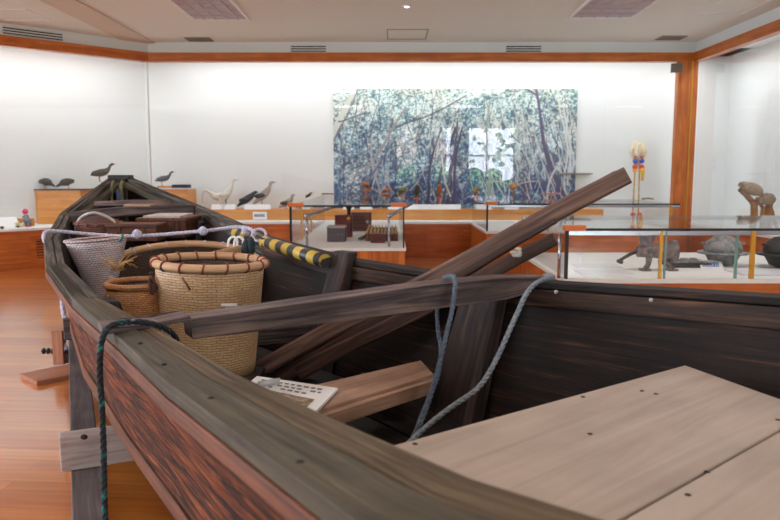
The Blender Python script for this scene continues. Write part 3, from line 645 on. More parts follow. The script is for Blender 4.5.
# eagle with spread wings
p = PY(513, 187, 11.75); t = thing('eagle', 'brown eagle with wings spread wide in front of the photograph', 'bird', tuple(p))
mb = MB(); mb.tube([p + V((.0, .12, -.02)), p + V((0, 0, 0)), p + V((0, -.12, .02)), p + V((0, -.2, .01))], [.03, .06, .055, .02], 10); obj('body', mb, 'b_orange', t)
for sg, L in ((-1, .36), (1, .42)):
    mb = MB(); rings = []
    for k in range(7):
        a = k / 6; c = p + V((sg * L * a, .02, .07 * math.sin(a * 1.9) + .015)); w = .1 * (1 - a * .75); rings.append([c + V((0, -w, 0)), c + V((0, 0, .014)), c + V((0, w * 1.1, 0)), c + V((0, 0, -.008))])
    mb.loft(rings); obj('wing', mb, 'b_tan', t)
mb = MB(); mb.tube([p + V((0, -.2, .01)), p + V((0, -.24, -.01))], [.014, .004], 6); obj('beak', mb, 'beak_d', t)
mb = MB(); mb.tube([p + V((0, .02, -.04)), p + V((.0, .02, ZTOP - p.z))], .012, 7); tag(obj('mounting_post', mb, 'drift'), 'thin post holding up the spread eagle', 'post')
q = perch('wide wooden shelf perch right of the spread eagle', 551, 193, 0, .32)
mb = MB(); q = PY(580, 173, 12.0); mb.box((q.x - .32, 11.96, q.z - .02), (q.x + .2, 12.05, q.z)); mb.box((q.x - .3, 12.05, q.z - .03), (q.x + .18, 12.1, q.z)); tag(obj('wall_shelf', mb, 'vent'), 'thin grey shelf at the right edge of the forest photograph', 'shelf')
# label cards standing on tier
def card(label, u0, u1, v0, v1, y, group='white label cards in the back showcase'):
    a = PY(u0, v1, y); b = PY(u1, v0, y); w = b.x - a.x; h = max(.04, b.z - a.z); z = ZTOP
    m = MB(); m.hexa([(a.x, y, z), (b.x, y, z), (b.x, y + .07, z), (a.x, y + .07, z), (a.x, y + .045, z + h), (b.x, y + .045, z + h), (b.x, y + .05, z + h), (a.x, y + .05, z + h)])
    return tag(obj('label_card', m, 'white'), label, 'label card', group)
cards = [(211, 224, 'white card left of the upright egret'), (221, 235, 'white card at the feet of the upright egret'), (244, 256, 'white card under the crouching slate heron'), (255, 270, 'white card under the tall heron'),
         (343, 354, 'white card at the left end of the forest photograph'), (360, 372, 'white card under the leftmost rufous bird'), (388, 400, 'white card under the little brown bird'),
         (404, 421, 'white card just left of the dark owl perch'), (420, 432, 'white card between the two owls'), (431, 446, 'white card under the rufous owl'), (446, 461, 'white card right of the rufous owl'), (474, 492, 'white card under the slim rufous bird'), (505, 519, 'white card under the spread eagle')]
for u0, u1, lab in cards: card(lab, u0, u1, 203, 208, 11.64)
def textcard(name, label, cat, pts, rows, inkm='ink', thick=.012, fill=.8, base='white', cols=9, top=.12, span=.7):
    """flat panel from 4 corners (bl, br, tr, tl) with rows of small dark marks"""
    P = [V(q) for q in pts]; n = (P[1] - P[0]).cross(P[3] - P[0]).normalized()
    t = thing(name, label, cat, tuple((P[0] + P[2]) / 2))
    m = MB(); m.hexa([q - n * thick for q in P] + P); obj('panel', m, base, t)
    def at(a, b): return P[0].lerp(P[1], a).lerp(P[3].lerp(P[2], a), b) + n * .0006
    m = MB()
    for r_ in range(rows):
        b1 = 1 - top - span * r_ / max(1, rows); b0 = b1 - span / max(1, rows) * .5; a = .1
        while a < fill:
            w = random.uniform(.5, 1.0) * .8 * fill / cols
            if random.random() < .85: m.face([at(a, b0), at(a + w, b0), at(a + w, b1), at(a, b1)])
            a += w + .025
    obj('writing', m, inkm, t, weld=False); return t
a, b = PY(254, 222, 11.14), PY(267, 214, 11.14)
textcard('name_label', 'small white name label with dark writing on the tier front under the herons', 'label card', [(PY(253, 221, 11.6).x, 11.6, ZS + .01), (PY(267, 221, 11.6).x, 11.6, ZS + .01), (PY(267, 221, 11.6).x, 11.6, ZS + .13), (PY(253, 221, 11.6).x, 11.6, ZS + .13)], 1, top=.3, span=.7, cols=5)
# left showcase small things
def LP(u, v, z=None, o=.25):     # a point in the left showcase at offset o behind the glass
    r = ray(u, v); C0 = V((0, 0, EYE)); pl = dg(0, o, 0); t = (pl - C0).dot(NL) / r.dot(NL); q = C0 + r * t
    if z is not None: q.z = z
    return q
a, b = LP(-12, 228, ZS + .001, .15), LP(22, 228, ZS + .001, .15)
textcard('picture_board', 'white slanted picture board lying at the far left of the left showcase', 'board', [a, b, b + NL * .22 + V((0, 0, .14)), a + NL * .22 + V((0, 0, .14))], 1, 'b_green', fill=.25, cols=4)
p = LP(27, 225, ZS, .3); t = thing('carved_woodpecker', 'small checkered figure with pink head standing in the left showcase', 'figurine', tuple(p))
mb = MB(); mb.tube([p + V((.03, 0, .0)), p + V((.01, 0, .06)), p + V((-.02, 0, .16))], [.03, .05, .04], 10, .8); obj('body', mb, plain('checkered', (112, 116, 124), .8, 0, .5, scale=50), t)
mb = MB(); mb.ball(p + V((-.015, 0, .21)), .04); obj('head', mb, 'pink', t)
mb = MB(); mb.ball(p + V((-.045, 0, .225)), .022); obj('face_patch', mb, 'white', t)
mb = MB(); mb.ball(p + V((.0, -.01, .01)), .018, .02, .02); mb.ball(p + V((.045, -.01, .012)), .018, .02, .02); obj('feet', mb, 'pink', t)
mb = MB(); p = LP(24, 215, ZS, .45); mb.box(p + V((-.1, -.04, 0)), p + V((.12, .05, .11))); tag(obj('wooden_block', mb, 'honey_light', None, .004), 'small orange wood block behind the pink headed figure', 'block')
p = LP(18, 226, ZS, .2); t = thing('shell_model', 'cream and green little model lying beside the pink headed figure', 'model', tuple(p))
mb = MB()
for k in range(5): mb.ball(p + V((.035 * (k - 2), .01 * (k % 2), .03 + .012 * (k % 3))), .025, .02, .03)
obj('shells', mb, 'shell', t)
mb = MB(); mb.ball(p + V((0, -.03, .015)), .04, .02, .015); obj('moss', mb, 'b_green', t)
mb = MB(); p = LP(2, 227, ZS, .1); mb.ball(p + V((0, 0, .02)), .03, .02, .02); tag(obj('green_pebble', mb, 'b_green'), 'tiny green lump in front of the slanted picture board', 'ornament')

# festive ornament: two poles with flowers
x0 = PY(636, 200, 11.9).x; t = thing('festival_poles', 'pair of tall straw poles with red, yellow and blue ornaments and a cream straw head', 'ornament', (x0, 11.9, ZS))
za = lambda v: PY(636, v, 11.9).z
for dx in (-.045, .045):
    mb = MB(); mb.tube([(x0 + dx, 11.9, ZS), (x0 + dx * .9, 11.9, za(182)), (x0 + dx * .6, 11.9, za(158))], .013, 7); obj('pole', mb, 'straw', t)
mb = MB()
for k in range(16):
    a = random.uniform(-1, 1); mb.tube([(x0 + a * .03, 11.9, za(165)), (x0 + a * .15, 11.88 + random.uniform(-.03, .03), za(152)), (x0 + a * .07, 11.9, za(142) + random.uniform(-.03, .03))], [.012, .018, .006], 6)
obj('straw_head', mb, 'shell', t)
for nm, vv, m_, rr in (('orange_collar', 157, 'orange', .03), ('blue_ring', 161, 'blue', .042), ('red_tassel', 167, 'red', .045), ('yellow_tassel', 170, 'yellow', .04), ('red_foot_tassel', 215, 'red', .045), ('yellow_foot_tassel', 218, 'yellow', .042), ('blue_foot_tassel', 223, 'blue', .045)):
    mb = MB()
    for dx in (-.05, .055): mb.ball((x0 + dx, 11.86, za(vv)), rr, rr * .7, rr * .95)
    obj(nm, mb, m_, t)
mb = MB(); mb.lathe([(.03, 0), (.034, -.06), (.02, -.2)], (x0 + .07, 11.84, za(168)), 10); obj('yellow_streamer', mb, 'yellow', t)
mb = MB(); q = PY(648, 199, 11.9); mb.tube([q + V((-.1, 0, 0)), q + V((0, 0, .012)), q + V((.09, 0, 0))], .012, 7); tag(obj('short_branch', mb, 'drift'), 'short brown stick on the wall right of the festival poles', 'stick')

# right showcase: two furry rats on driftwood
def rat(name, label, loc, s, flip, pts, tailp=None):
    t = thing(name, label, 'animal', loc)
    L = V(loc); P = smoothpath([(x, 0, z) for x, z, r in pts], 4); RR = smoothpath([(r, 0, 0) for x, z, r in pts], 4)
    m = MB(); m.tube([L + V((q.x * flip, q.y, q.z)) * s for q in P], [max(.01, q.x) * s for q in RR], 14, .9); obj('body', m, 'rat', t)
    hx, hz, hr = pts[-2]
    for sg in (-1, 1):
        m = MB(); m.ball(L + V(((hx - .06) * flip, sg * hr * .7, hz + hr * .7)) * s, .035 * s, .015 * s, .04 * s, 8); obj('ear', m, 'rat', t)
        m = MB(); m.tube([L + V((.15 * flip, sg * .12, .12)) * s, L + V((.3 * flip, sg * .1, -.02)) * s], [.05 * s, .025 * s], 7); obj('paw', m, 'rat', t)
    return t
yq = 9.6; q = PY(752, 196, yq)
t = thing('driftwood', 'curved brown driftwood branch rising in the right showcase', 'driftwood', (q.x, yq, ZS))
mb = MB(); mb.tube(smoothpath([(q.x + .04, yq + .02, ZS), PY(754, 207, yq), PY(747, 196, yq), PY(739, 190, yq)], 5), [.045] * 6 + [.036] * 5 + [.03] * 3 + [.02] * 2, 10); obj('branch', mb, 'drift', t)
mb = MB(); mb.tube([PY(754, 207, yq), PY(757, 201, yq + .02), PY(758, 198, yq + .03)], [.04, .035, .03], 8); obj('side_stub', mb, 'drift', t)
rat('long_haired_rat', 'furry grey brown rat climbing on the curved driftwood branch', tuple(PY(749, 190, yq - .02)), .40, -1, [(-.42, -.16, .06), (-.3, -.05, .17), (-.1, .04, .2), (.1, .12, .15), (.26, .17, .1), (.36, .15, .03)])
q = PY(768, 200, yq); t = thing('driftwood', 'short driftwood stump under the right hand furry rat', 'driftwood', (q.x, yq, ZS))
mb = MB(); mb.tube([(q.x, yq, ZS), PY(768, 210, yq), PY(770, 202, yq), PY(772, 199, yq)], [.07, .04, .045, .03], 10); obj('stump', mb, 'drift', t)
mb = MB(); mb.tube([(q.x - .1, yq - .05, ZS + .02), PY(763, 208, yq), PY(758, 200, yq)], [.02, .03, .02], 8); mb.tube([(q.x + .12, yq - .05, ZS + .02), PY(770, 208, yq)], [.02, .035], 8); obj('roots', mb, 'drift', t)
rat('long_haired_rat', 'round furry rat curled on top of the driftwood stump', tuple(PY(767, 200, yq)), .37, -1, [(-.26, -.04, .1), (-.16, .0, .19), (.0, .03, .22), (.16, .0, .17), (.26, -.06, .09), (.3, -.08, .04)])

# ============================================================ FREE-STANDING GLASS CASES
def case(label, x0, x1, y0, y1, zt, frontposts, base_m, rail=True, zf=ZS):
    t = thing('glass_case', label, 'display case', ((x0 + x1) / 2, (y0 + y1) / 2, 0))
    m = MB(); m.box((x0, y0, 0), (x1, y1, zf - .03)); obj('base', m, base_m, t, .004)
    m = MB(); m.box((x0 - .01, y0 - .01, zf - .03), (x1 + .01, y1, zf)); obj('display_floor', m, 'casein', t)
    e = .012
    pane_between((x0 + e, y0 + e, 0), (x1 - e, y0 + e, 0), zf, zt, t); pane_between((x0 + e, y0 + e, 0), (x0 + e, y1, 0), zf, zt, t)
    pane_between((x1 - e, y0 + e, 0), (x1 - e, y1, 0), zf, zt, t)
    m = MB(); m.box((x0, y0, zt), (x1, y1, zt + .01)); obj('glass_top', m, 'glass', t)
    m = MB(); m.box((x0, y0, zt + .001), (x1, y0 + .012, zt + .018)); obj('front_edge', m, 'black', t)
    if rail:
        m = MB(); m.box((x0, y0 + .004, zt - .03), (x1, y0 + .03, zt - .002)); obj('chrome_rail', m, 'chrome', t)
        m = MB(); m.box((x0, y1 - .03, zt - .03), (x1, y1, zt)); obj('chrome_rail', m, 'chrome', t)
    m = MB(); m.box((x0, y0, zf), (x0 + .022, y0 + .022, zt)); obj('corner_post', m, 'black', t)
    for (px, col) in frontposts:
        m = MB(); m.box((px, y0 - .002, zf), (px + (.014 if px < 1.6 or col != 'brass' else .018 if px < 2.1 else .03), y0 + .02, zt)); obj('pane_strip', m, col, t)
    m = MB(); m.box((x0 - .015, y0 - .015, zt + .002), (x0 + .14, y0 + .05, zt + .04)); obj('corner_cap', m, 'orange', t, .006)
    return t
# case A (left centre)
ax0, ax1, ay0 = -.995, .15, 7.32
zta = PY(350, 207, ay0).z
ca = case('glass case left of centre holding old tools and a grey box', ax0, ax1, ay0, YB - .05, zta, [(ax1 - .022, 'black')], 'honey', False)
mb = MB(); mb.box((ax1 - .14, ay0 - .015, zta + .002), (ax1 + .015, ay0 + .05, zta + .04)); obj('corner_cap', mb, 'orange', ca, .006)
for px in (307, 389):
    x = PY(px, 240, ay0 + .15).x
    mb = MB(); mb.tube([(x, ay0 + .15, ZS), (x, ay0 + .15, zta - .1)], .013, 8); mb.tube([(x, ay0 + .15, zta - .1), (x + .3, ay0 + 1.6, zta - .02)], .018, 8); mb.ball((x, ay0 + .15, zta - .1), .028)
    obj('chrome_strut', mb, 'chrome', ca)
for yy in (ay0 + .9, ay0 + 1.9):
    mb = MB(); mb.box((ax0 + .0, yy, ZS), (ax0 + .02, yy + .02, zta)); obj('side_strip', mb, 'brass', ca)
# contents of A
def bx(name, label, cat, u0, u1, v1, y, d, h, m, bevel=.006):
    a = PY(u0, v1, y).x; b = PY(u1, v1, y).x; mm = MB(); mm.box((a, y, ZS), (b, y + d, ZS + h)); return tag(obj(name, mm, m, None, bevel), label, cat)
yg = 7.95
t = thing('storage_box', 'dark grey square box at the front of the tool case', 'box', (PY(336, 240, yg).x, yg, ZS))
xg0, xg1 = PY(327, 240, yg).x, PY(345, 240, yg).x
mb = MB(); mb.box((xg0, yg, ZS), (xg1, yg + .3, ZS + .15)); obj('box', mb, 'greybox', t, .004)
mb = MB(); mb.box((xg0 - .004, yg - .004, ZS + .15), (xg1 + .004, yg + .3, ZS + .165)); obj('lid', mb, 'vent', t, .004)
yw = 8.5; xw = PY(346, 225, yw).x
t = thing('wall_telephone', 'dark red wooden antique apparatus with black horn behind the grey box', 'antique', (xw, yw, ZS))
mb = MB(); mb.box((xw - .13, yw, ZS), (xw + .07, yw + .14, ZS + .26)); obj('wooden_case', mb, 'redbox', t, .01)
mb = MB(); mb.lathe([(.02, 0), (.02, .05), (.035, .08), (.05, .12), (.04, .12)], (xw + .03, yw + .07, ZS + .26), 16); obj('horn', mb, 'iron_black', t)
mb = MB(); mb.ball((xw + .03, yw - .01, ZS + .22), .02); obj('brass_button', mb, 'brass', t)
mb = MB(); mb.tube([(xw + .05, yw - .02, ZS + .06), (xw + .06, yw - .03, ZS + .17)], .012, 8); obj('handle', mb, 'iron_black', t)
yk = 9.4; xk = PY(361, 222, yk).x
t = thing('radio_set', 'dark boxy apparatus at the back of the tool case', 'antique', (xk, yk, ZS))
mb = MB(); mb.box((xk - .13, yk, ZS), (xk + .13, yk + .16, ZS + .24)); obj('housing', mb, 'oldbox', t, .012)
mb = MB()
for k in range(6): mb.box((xk - .1, yk - .006, ZS + .04 + k * .028), (xk + .05, yk, ZS + .052 + k * .028))
obj('front_slats', mb, 'bind_dark', t)
mb = MB(); mb.lathe([(.03, 0), (.03, .012), (.001, .016)], (0, 0, 0), 14, Matrix.Translation((xk + .09, yk, ZS + .12)) @ Matrix.Rotation(R(90), 4, 'X')); obj('dial', mb, 'steel', t)
# wooden rack tray (row of slats) with red box in front
y0 = 7.95; xa, xb_ = PY(365, 240, y0).x, PY(398, 240, y0).x
t = thing('slatted_tray', 'long slatted wooden tray with rows of ribs in the tool case', 'tray', ((xa + xb_) / 2, y0 + .4, ZS))
mb = MB(); mb.box((xa, y0 + .1, ZS), (xb_, y0 + 1.1, ZS + .08)); obj('tray', mb, 'oldbox', t, .006)
for k in range(9):
    x = xa + .02 + (xb_ - xa - .04) * k / 8; mb = MB(); mb.box((x - .008, y0 + .12, ZS + .08), (x + .008, y0 + 1.08, ZS + .11)); obj('rib', mb, 'straw', t)
xa, xb_ = PY(371, 240, y0).x, PY(385, 240, y0).x
t = thing('lacquer_box', 'small dark red box in front of the slatted tray', 'box', ((xa + xb_) / 2, y0 - .1, ZS))
mb = MB(); mb.box((xa, y0 - .12, ZS), (xb_, y0 + .02, ZS + .1)); obj('box', mb, 'redbox', t, .006)
mb = MB(); mb.box((xa + .03, y0 - .125, ZS + .055), (xb_ - .03, y0 - .12, ZS + .06)); obj('seam', mb, 'dark', t)
mb = MB(); mb.bar((PY(360, 230, 8.3).x, 8.1, ZS + .02), (PY(374, 215, 9.2).x, 9.2, ZS + .02), .03, .02); tag(obj('metal_ruler', mb, 'steel'), 'long pale metal bar lying left of the slatted tray', 'tool')
# case B (back right) and case C (front right)
bx0, by0 = 1.225, 9.4; ztb = PY(560, 205, by0).z
cb = case('low glass case farthest back, between the spar and the corner post', bx0, 3.68, by0, YB - .05, ztb, [(2.0, 'brass'), (3.55, 'brass')], 'honey')
cx0, cy0 = 1.232, 5.17; ztc = PY(600, 231, cy0).z
cc = case('large glass case at the right holding old cast iron kitchen tools', cx0, 4.0, cy0, 6.9, ztc, [(PY(660, 250, cy0).x, 'brass'), (PY(751, 250, cy0).x, 'brass')], 'honey')
mb = MB(); x = PY(665, 250, cy0).x; mb.box((x, cy0 + .002, ZS), (x + .012, cy0 + .018, ztc)); obj('pane_joint', mb, 'glass_edge', cc); mb = MB(); x = PY(738, 250, cy0).x; mb.box((x, cy0 + .01, ZS), (x + .006, cy0 + .05, ztc)); obj('pane_joint', mb, 'glass_edge', cc)
mb = MB(); mb.tube([(cx0 - .03, cy0 + .05, ZS), (cx0 - .03, cy0 + .05, ztc - .02)], .012, 8); obj('chrome_strut', mb, 'chrome', cc)
# flat white panels, label
def flat(label, u0, v0, u1, v1, hgt=.012, name='display_mat'):
    a = PZ(u0, v0, ZS); b = PZ(u1, v0, ZS); c = PZ(u1, v1, ZS); d = PZ(u0, v1, ZS)
    m = MB(); q = [a, b, V((b.x, c.y, ZS)), V((a.x, c.y, ZS))]; m.hexa([p for p in q] + [p + V((0, 0, hgt)) for p in q]); return tag(obj(name, m, 'pearl', None, .002), label, 'mat')
flat('thin white panel lying at the left of the kitchen tool case, nearer one', 583, 276, 636, 271)
flat('thin white panel lying at the left of the kitchen tool case, farther one', 578, 268.5, 622, 265)
flat('thin white panel lying in front of the black pot at the right edge', 744, 276, 800, 270)
textcard('text_label', 'small slanted white label with blue writing in front of the muffin mould', 'label card', [PZ(701, 270, ZS), PZ(724, 270, ZS), PZ(721, 266, ZS) + V((0, 0, .05)), PZ(699, 266, ZS) + V((0, 0, .05))], 1, 'blueink', top=.25, span=.9, cols=6, thick=.004)
# meat grinder
yg = 5.62; c0 = V((PY(655, 275, yg).x, yg, ZS)); t = thing('meat_grinder', 'rusty cast iron hand grinder standing on splayed feet in the kitchen tool case', 'grinder', tuple(c0))
zc = c0.z + .15
mb = MB(); mb.lathe([(.03, -.17), (.045, -.16), (.05, -.04), (.06, .02), (.062, .09), (.085, .095), (.085, .13), (.04, .135)], (0, 0, 0), 20, Matrix.Translation((c0.x + .02, yg, zc)) @ Matrix.Rotation(R(90), 4, 'Y')); obj('barrel', mb, 'iron', t)
mb = MB(); mb.lathe([(.035, .0), (.04, .08), (.055, .13), (.085, .15), (.085, .16), (.07, .16)], (c0.x - .075, yg, zc + .005), 18, sx=1.35, sy=.9); obj('hopper', mb, 'iron', t)
for dx in (-.05, .08):
    mb = MB(); mb.tube([(c0.x + dx, yg, zc - .03), (c0.x + dx * 1.1, yg, zc - .1), (c0.x + dx * 1.6, yg - .01, ZS + .012)], [.03, .02, .022], 8); mb.box((c0.x + dx * 1.6 - .035, yg - .04, ZS), (c0.x + dx * 1.6 + .035, yg + .04, ZS + .015)); obj('foot', mb, 'iron', t)
mb = MB(); mb.tube([(c0.x - .14, yg, zc), (c0.x - .2, yg - .02, zc - .02), (c0.x - .3, yg - .05, zc - .07)], [.014, .014, .012], 8); mb.tube([(c0.x - .3, yg - .05, zc - .07), (c0.x - .3, yg - .12, zc - .07)], .016, 8); obj('crank', mb, 'iron_black', t)
# muffin mould
a = PZ(672, 268, ZS); b = PZ(712, 268, ZS); t = thing('muffin_mould', 'dark iron baking mould with round hollows behind the blue written label', 'baking mould', tuple((a + b) / 2))
mb = MB(); mb.box((a.x, a.y, ZS), (b.x, a.y + .32, ZS + .035)); obj('plate', mb, 'iron_black', t, .01)
for i in range(4):
    for j in range(3):
        mb = MB(); mb.lathe([(.001, 0.006), (.022, .006), (.031, .014), (.033, 0)], (a.x + .045 + i * (b.x - a.x - .09) / 3, a.y + .06 + j * .1, ZS + .034), 14); obj('hollow', mb, 'iron_grey', t)
# pots
def pot(label, u, v, y, m_, s):
    p = PY(u, v, y); p.z = ZS; t = thing('iron_pot', label, 'pot', tuple(p))
    mb = MB(); mb.lathe([(.05 * s, 0), (.1 * s, .02 * s), (.14 * s, .09 * s), (.15 * s, .1 * s)], p, 28); obj('bowl', mb, m_, t)
    mb = MB(); mb.lathe([(.14 * s, .095 * s), (.2 * s, .1 * s), (.2 * s, .112 * s), (.14 * s, .115 * s)], p, 28); obj('flange', mb, m_, t)
    mb = MB(); mb.lathe([(.15 * s, .11 * s), (.152 * s, .15 * s), (.13 * s, .2 * s), (.08 * s, .235 * s), (.078 * s, .24 * s), (.02 * s, .25 * s), (.001, .25 * s)], p, 28); obj('shoulder', mb, m_, t)
    for sg in (-1, 1):
        mb = MB(); mb.tube([p + V((sg * .13, -.03, .17)) * s, p + V((sg * .165, -.02, .185)) * s, p + V((sg * .165, .02, .185)) * s, p + V((sg * .13, .03, .17)) * s], .010 * s, 7); obj('lug', mb, m_, t)
pot('grey cast iron pot with a wide flange behind the glass joint', 722, 266, 5.95, 'iron_grey', .97)
pot('black cast iron pot with flange at the right edge of the photo', 783, 264, 5.8, 'iron_black', 1.0)
p = PZ(578, 262, ZS); mb = MB(); mb.box((p.x, p.y, ZS), (p.x + .03, p.y + .02, ZS + .06)); tag(obj('acrylic_stand', mb, 'pearl', None, .003), 'tiny clear stand at the left back corner of the kitchen tool case', 'stand')

# ============================================================ THE BOAT
Lz = [((108, 178), 1.25), ((60, 213), 1.02), ((44, 238), .965), ((46, 263), .935), ((72, 298), .92), ((113, 333), .92), ((166, 381), .93), ((231, 429), .94), ((356, 520), .97)]
LO = [PZ(u, v, z) for (u, v), z in Lz] + [V((.80, -.10, 1.0))]
Rz = [((127, 178), 1.25), ((192, 205), 1.05), ((222, 219), 1.02), ((240, 228), .995), ((262, 238), .97), ((335, 258), .93), ((425, 272), .925), ((520, 281), .93), ((780, 298), .985)]
RI = [PZ(u, v, z) for (u, v), z in Rz] + [V((1.65, 1.15, 1.02))]
LO[1] = PY(60, 213, 5.2); RI[1] = PY(192, 205, 5.6)
def perp(P, i):     # unit horizontal normal pointing to the right of travel bow->stern ... rotated towards +x
    a = P[max(0, i - 1)]; b = P[min(len(P) - 1, i + 1)]; d = (b - a); d.z = 0; d.normalize()
    n = V((-d.y, d.x, 0)); return n          # travel is towards +x,-y: this n points to +x,+y (starboard in the picture)
WL = [.06, .07, .07, .07, .08, .11, .132, .15, .166, .17]
LI = [LO[i] + perp(LO, i) * WL[i] for i in range(10)]
WR = [.06, .06, .065, .07, .075, .08, .08, .08, .09, .1]
RO = [RI[i] + perp(RI, i) * WR[i] for i in range(10)]
RI0 = RI
CI = [.02, .08, .10, .12, .14, .14, .15, .17, .18, .18]
CZL = [.72, .50, .46, .44, .41, .40, .39, .385, .385, .40]
KZ = [.68, .44, .39, .37, .345, .34, .34, .34, .34, .36]
def down(p, n, ins, z): q = p + n * ins; q.z = z; return q
LC = [down(LO[i], perp(LO, i), CI[i] + .02, CZL[i]) for i in range(10)]
RC = [down(RO[i], perp(RI, i), -(CI[i] + .02), CZL[i]) for i in range(10)]
def dens(P, n=5, kink=(1, 2)):      # subdivide, nearly straight between stations
    out = []
    for i in range(len(P) - 1):
        for k in range(n): out.append(P[i].lerp(P[i + 1], k / n))
    out.append(P[-1]); return out
boat = thing('fishing_boat', 'long weathered wooden fishing boat on timbers filling the foreground', 'boat', (-.6, 3.0, KZ[4]))
# side planks: outer skin and inner skin
for side, (T, C_, sg) in (('left', (LO, LC, 1)), ('right', (RO, RC, -1))):
    n_ = [perp(LO if sg > 0 else RI, i) * sg for i in range(10)]
    Td = dens(T); Cd = dens(C_); Nd = dens(n_); rings = []
    for a, c, n in zip(Td, Cd, Nd):
        a = a + n * .025 - V((0, 0, .012)); th = n * .03
        # outer: top, four steps down, then inner back up
        outer = [a.lerp(c, k / 4) for k in range(5)]; inner = [q + th for q in reversed(outer)]
        rings.append(outer + inner)
    mb = MB(); mb.loft(rings, True, True, False, [0, 0, 0, 0, 1, 1, 1, 1, 1, 1])
    o = obj('side_plank', mb, ['bark' if sg > 0 else 'aged_dark', 'aged_dark'], boat)
    if sg > 0: o['label'] = 'side plank with rough red brown outer face'
mb = MB(); ld = dens(LC); rd = dens(RC); kd = [(a + b) / 2 for a, b in zip(ld, rd)]; kz = dens([V((0, 0, z)) for z in KZ])
rings = []
for a, b, k, z in zip(ld, rd, kd, kz):
    k = V((k.x, k.y, z.z)); rings.append([a, k, b, b + V((0, 0, .03)), k + V((0, 0, .03)), a + V((0, 0, .03))])
mb.loft(rings, True, True, False); obj('bottom_planking', mb, 'aged_dark', boat)
# transom
mb = MB(); a, b, c, d = LC[9], RC[9], RO[9], LO[9]; n = V((.02, -.02, 0)) ; mb.hexa([a, b, b + n, a + n, d, c, c + n, d + n]); obj('transom', mb, 'aged_dark', boat)
# left gunwale: greenish outer cap, brown inner strip, red strake under it
def strip(A, B, h0, h1, name, m_, i0=0, i1=10, lab=None, drop=(0, 0)):
    A = dens(A[i0:i1]); B = dens(B[i0:i1]); mb = MB()
    rings = [[a + V((0, 0, h0)), b + V((0, 0, h0)), b + V((0, 0, h1)), a + V((0, 0, h1))] for a, b in zip(A, B)]
    mb.loft(rings, True, True, False); o = obj(name, mb, m_, boat, .003)
    if lab: o['label'] = lab
    return o
mid = [a.lerp(b, .53) for a, b in zip(LO, LI)]; mid2 = [a.lerp(b, .58) for a, b in zip(LO, LI)]
strip(LO, mid, -.03, 0, 'gunwale_cap', 'bow', 0, 5, 'dark weathered bow gunwale'); strip(LO, mid, -.03, 0, 'gunwale_cap', 'green_rail', 3, 10, 'greenish grey gunwale cap')
strip(mid2, LI, -.045, -.004, 'inner_rail', 'bow', 0, 5); strip(mid2, LI, -.05, -.006, 'inner_rail', 'brown_rail', 3, 10, 'brown inner rail strip')
st0 = [p - perp(LO, i) * .004 for i, p in enumerate(LO)]; st1 = [p + perp(LO, i) * .026 for i, p in enumerate(LO)]
strip(st0, st1, -.060, -.031, 'rubbing_strake', 'strake', 1, 10, 'reddish rubbing strake'); strip(st0, st1, -.07, -.031, 'rubbing_strake', 'bow', 0, 2)
b0 = [p + (q - p) * .93 - perp(LO, i) * .012 for i, (p, q) in enumerate(zip(LO, LC))]; b1 = [p + perp(LO, i) * .03 for i, p in enumerate(b0)]
strip(b0, b1, -.03, .02, 'chine_strake', 'strake', 1, 10)
# right gunwale
strip(RI, RO, -.02, 0, 'gunwale_cap', 'bow', 0, 5); strip(RI, RO, -.02, 0, 'gunwale_cap', 'aged_dark', 4, 10)
ri1 = [p + perp(RI, i) * .032 for i, p in enumerate(RI)]
strip(RI, ri1, -.085, -.021, 'inner_rail', 'bow', 0, 5); strip([p - perp(RI, i) * .006 for i, p in enumerate(RI)], ri1, -.08, -.024, 'inner_rail', 'rail_dark', 4, 10, 'brown inner rail with nails')
so0 = [p + perp(RI, i) * .004 for i, p in enumerate(RO)]; so1 = [p - perp(RI, i) * .03 for i, p in enumerate(RO)]
strip(so0, so1, -.08, -.021, 'rubbing_strake', 'strake', 0, 10)
# second, inner bow rails seen as parallel strips
for (A, sg) in ((LI, 1), (RI, -1)):
    Pp = LO if sg > 0 else RI
    a = [A[i] + perp(Pp, i) * sg * .012 for i in range(2)]; b = [A[i] + perp(Pp, i) * sg * .055 for i in range(2)]
    mb = MB(); mb.loft([[p + V((0, 0, -.075)), q + V((0, 0, -.075)), q + V((0, 0, -.03)), p + V((0, 0, -.03))] for p, q in zip(dens(a), dens(b))], True, True, False); obj('bow_stringer', mb, 'green_rail', boat, .003)
# stem post and bow cap
sc = (LO[0] + RO[0]) / 2
mb = MB(); mb.bar(sc + V((0, 0, .0)), V((sc.x, sc.y + .02, .68)), .10, .09, (0, 1, 0)); obj('stem_post', mb, 'bow', boat, .006)
mb = MB(); mb.box(sc + V((-.09, -.06, -.005)), sc + V((.09, .06, .025))); obj('bow_cap', mb, 'bow', boat, .006)
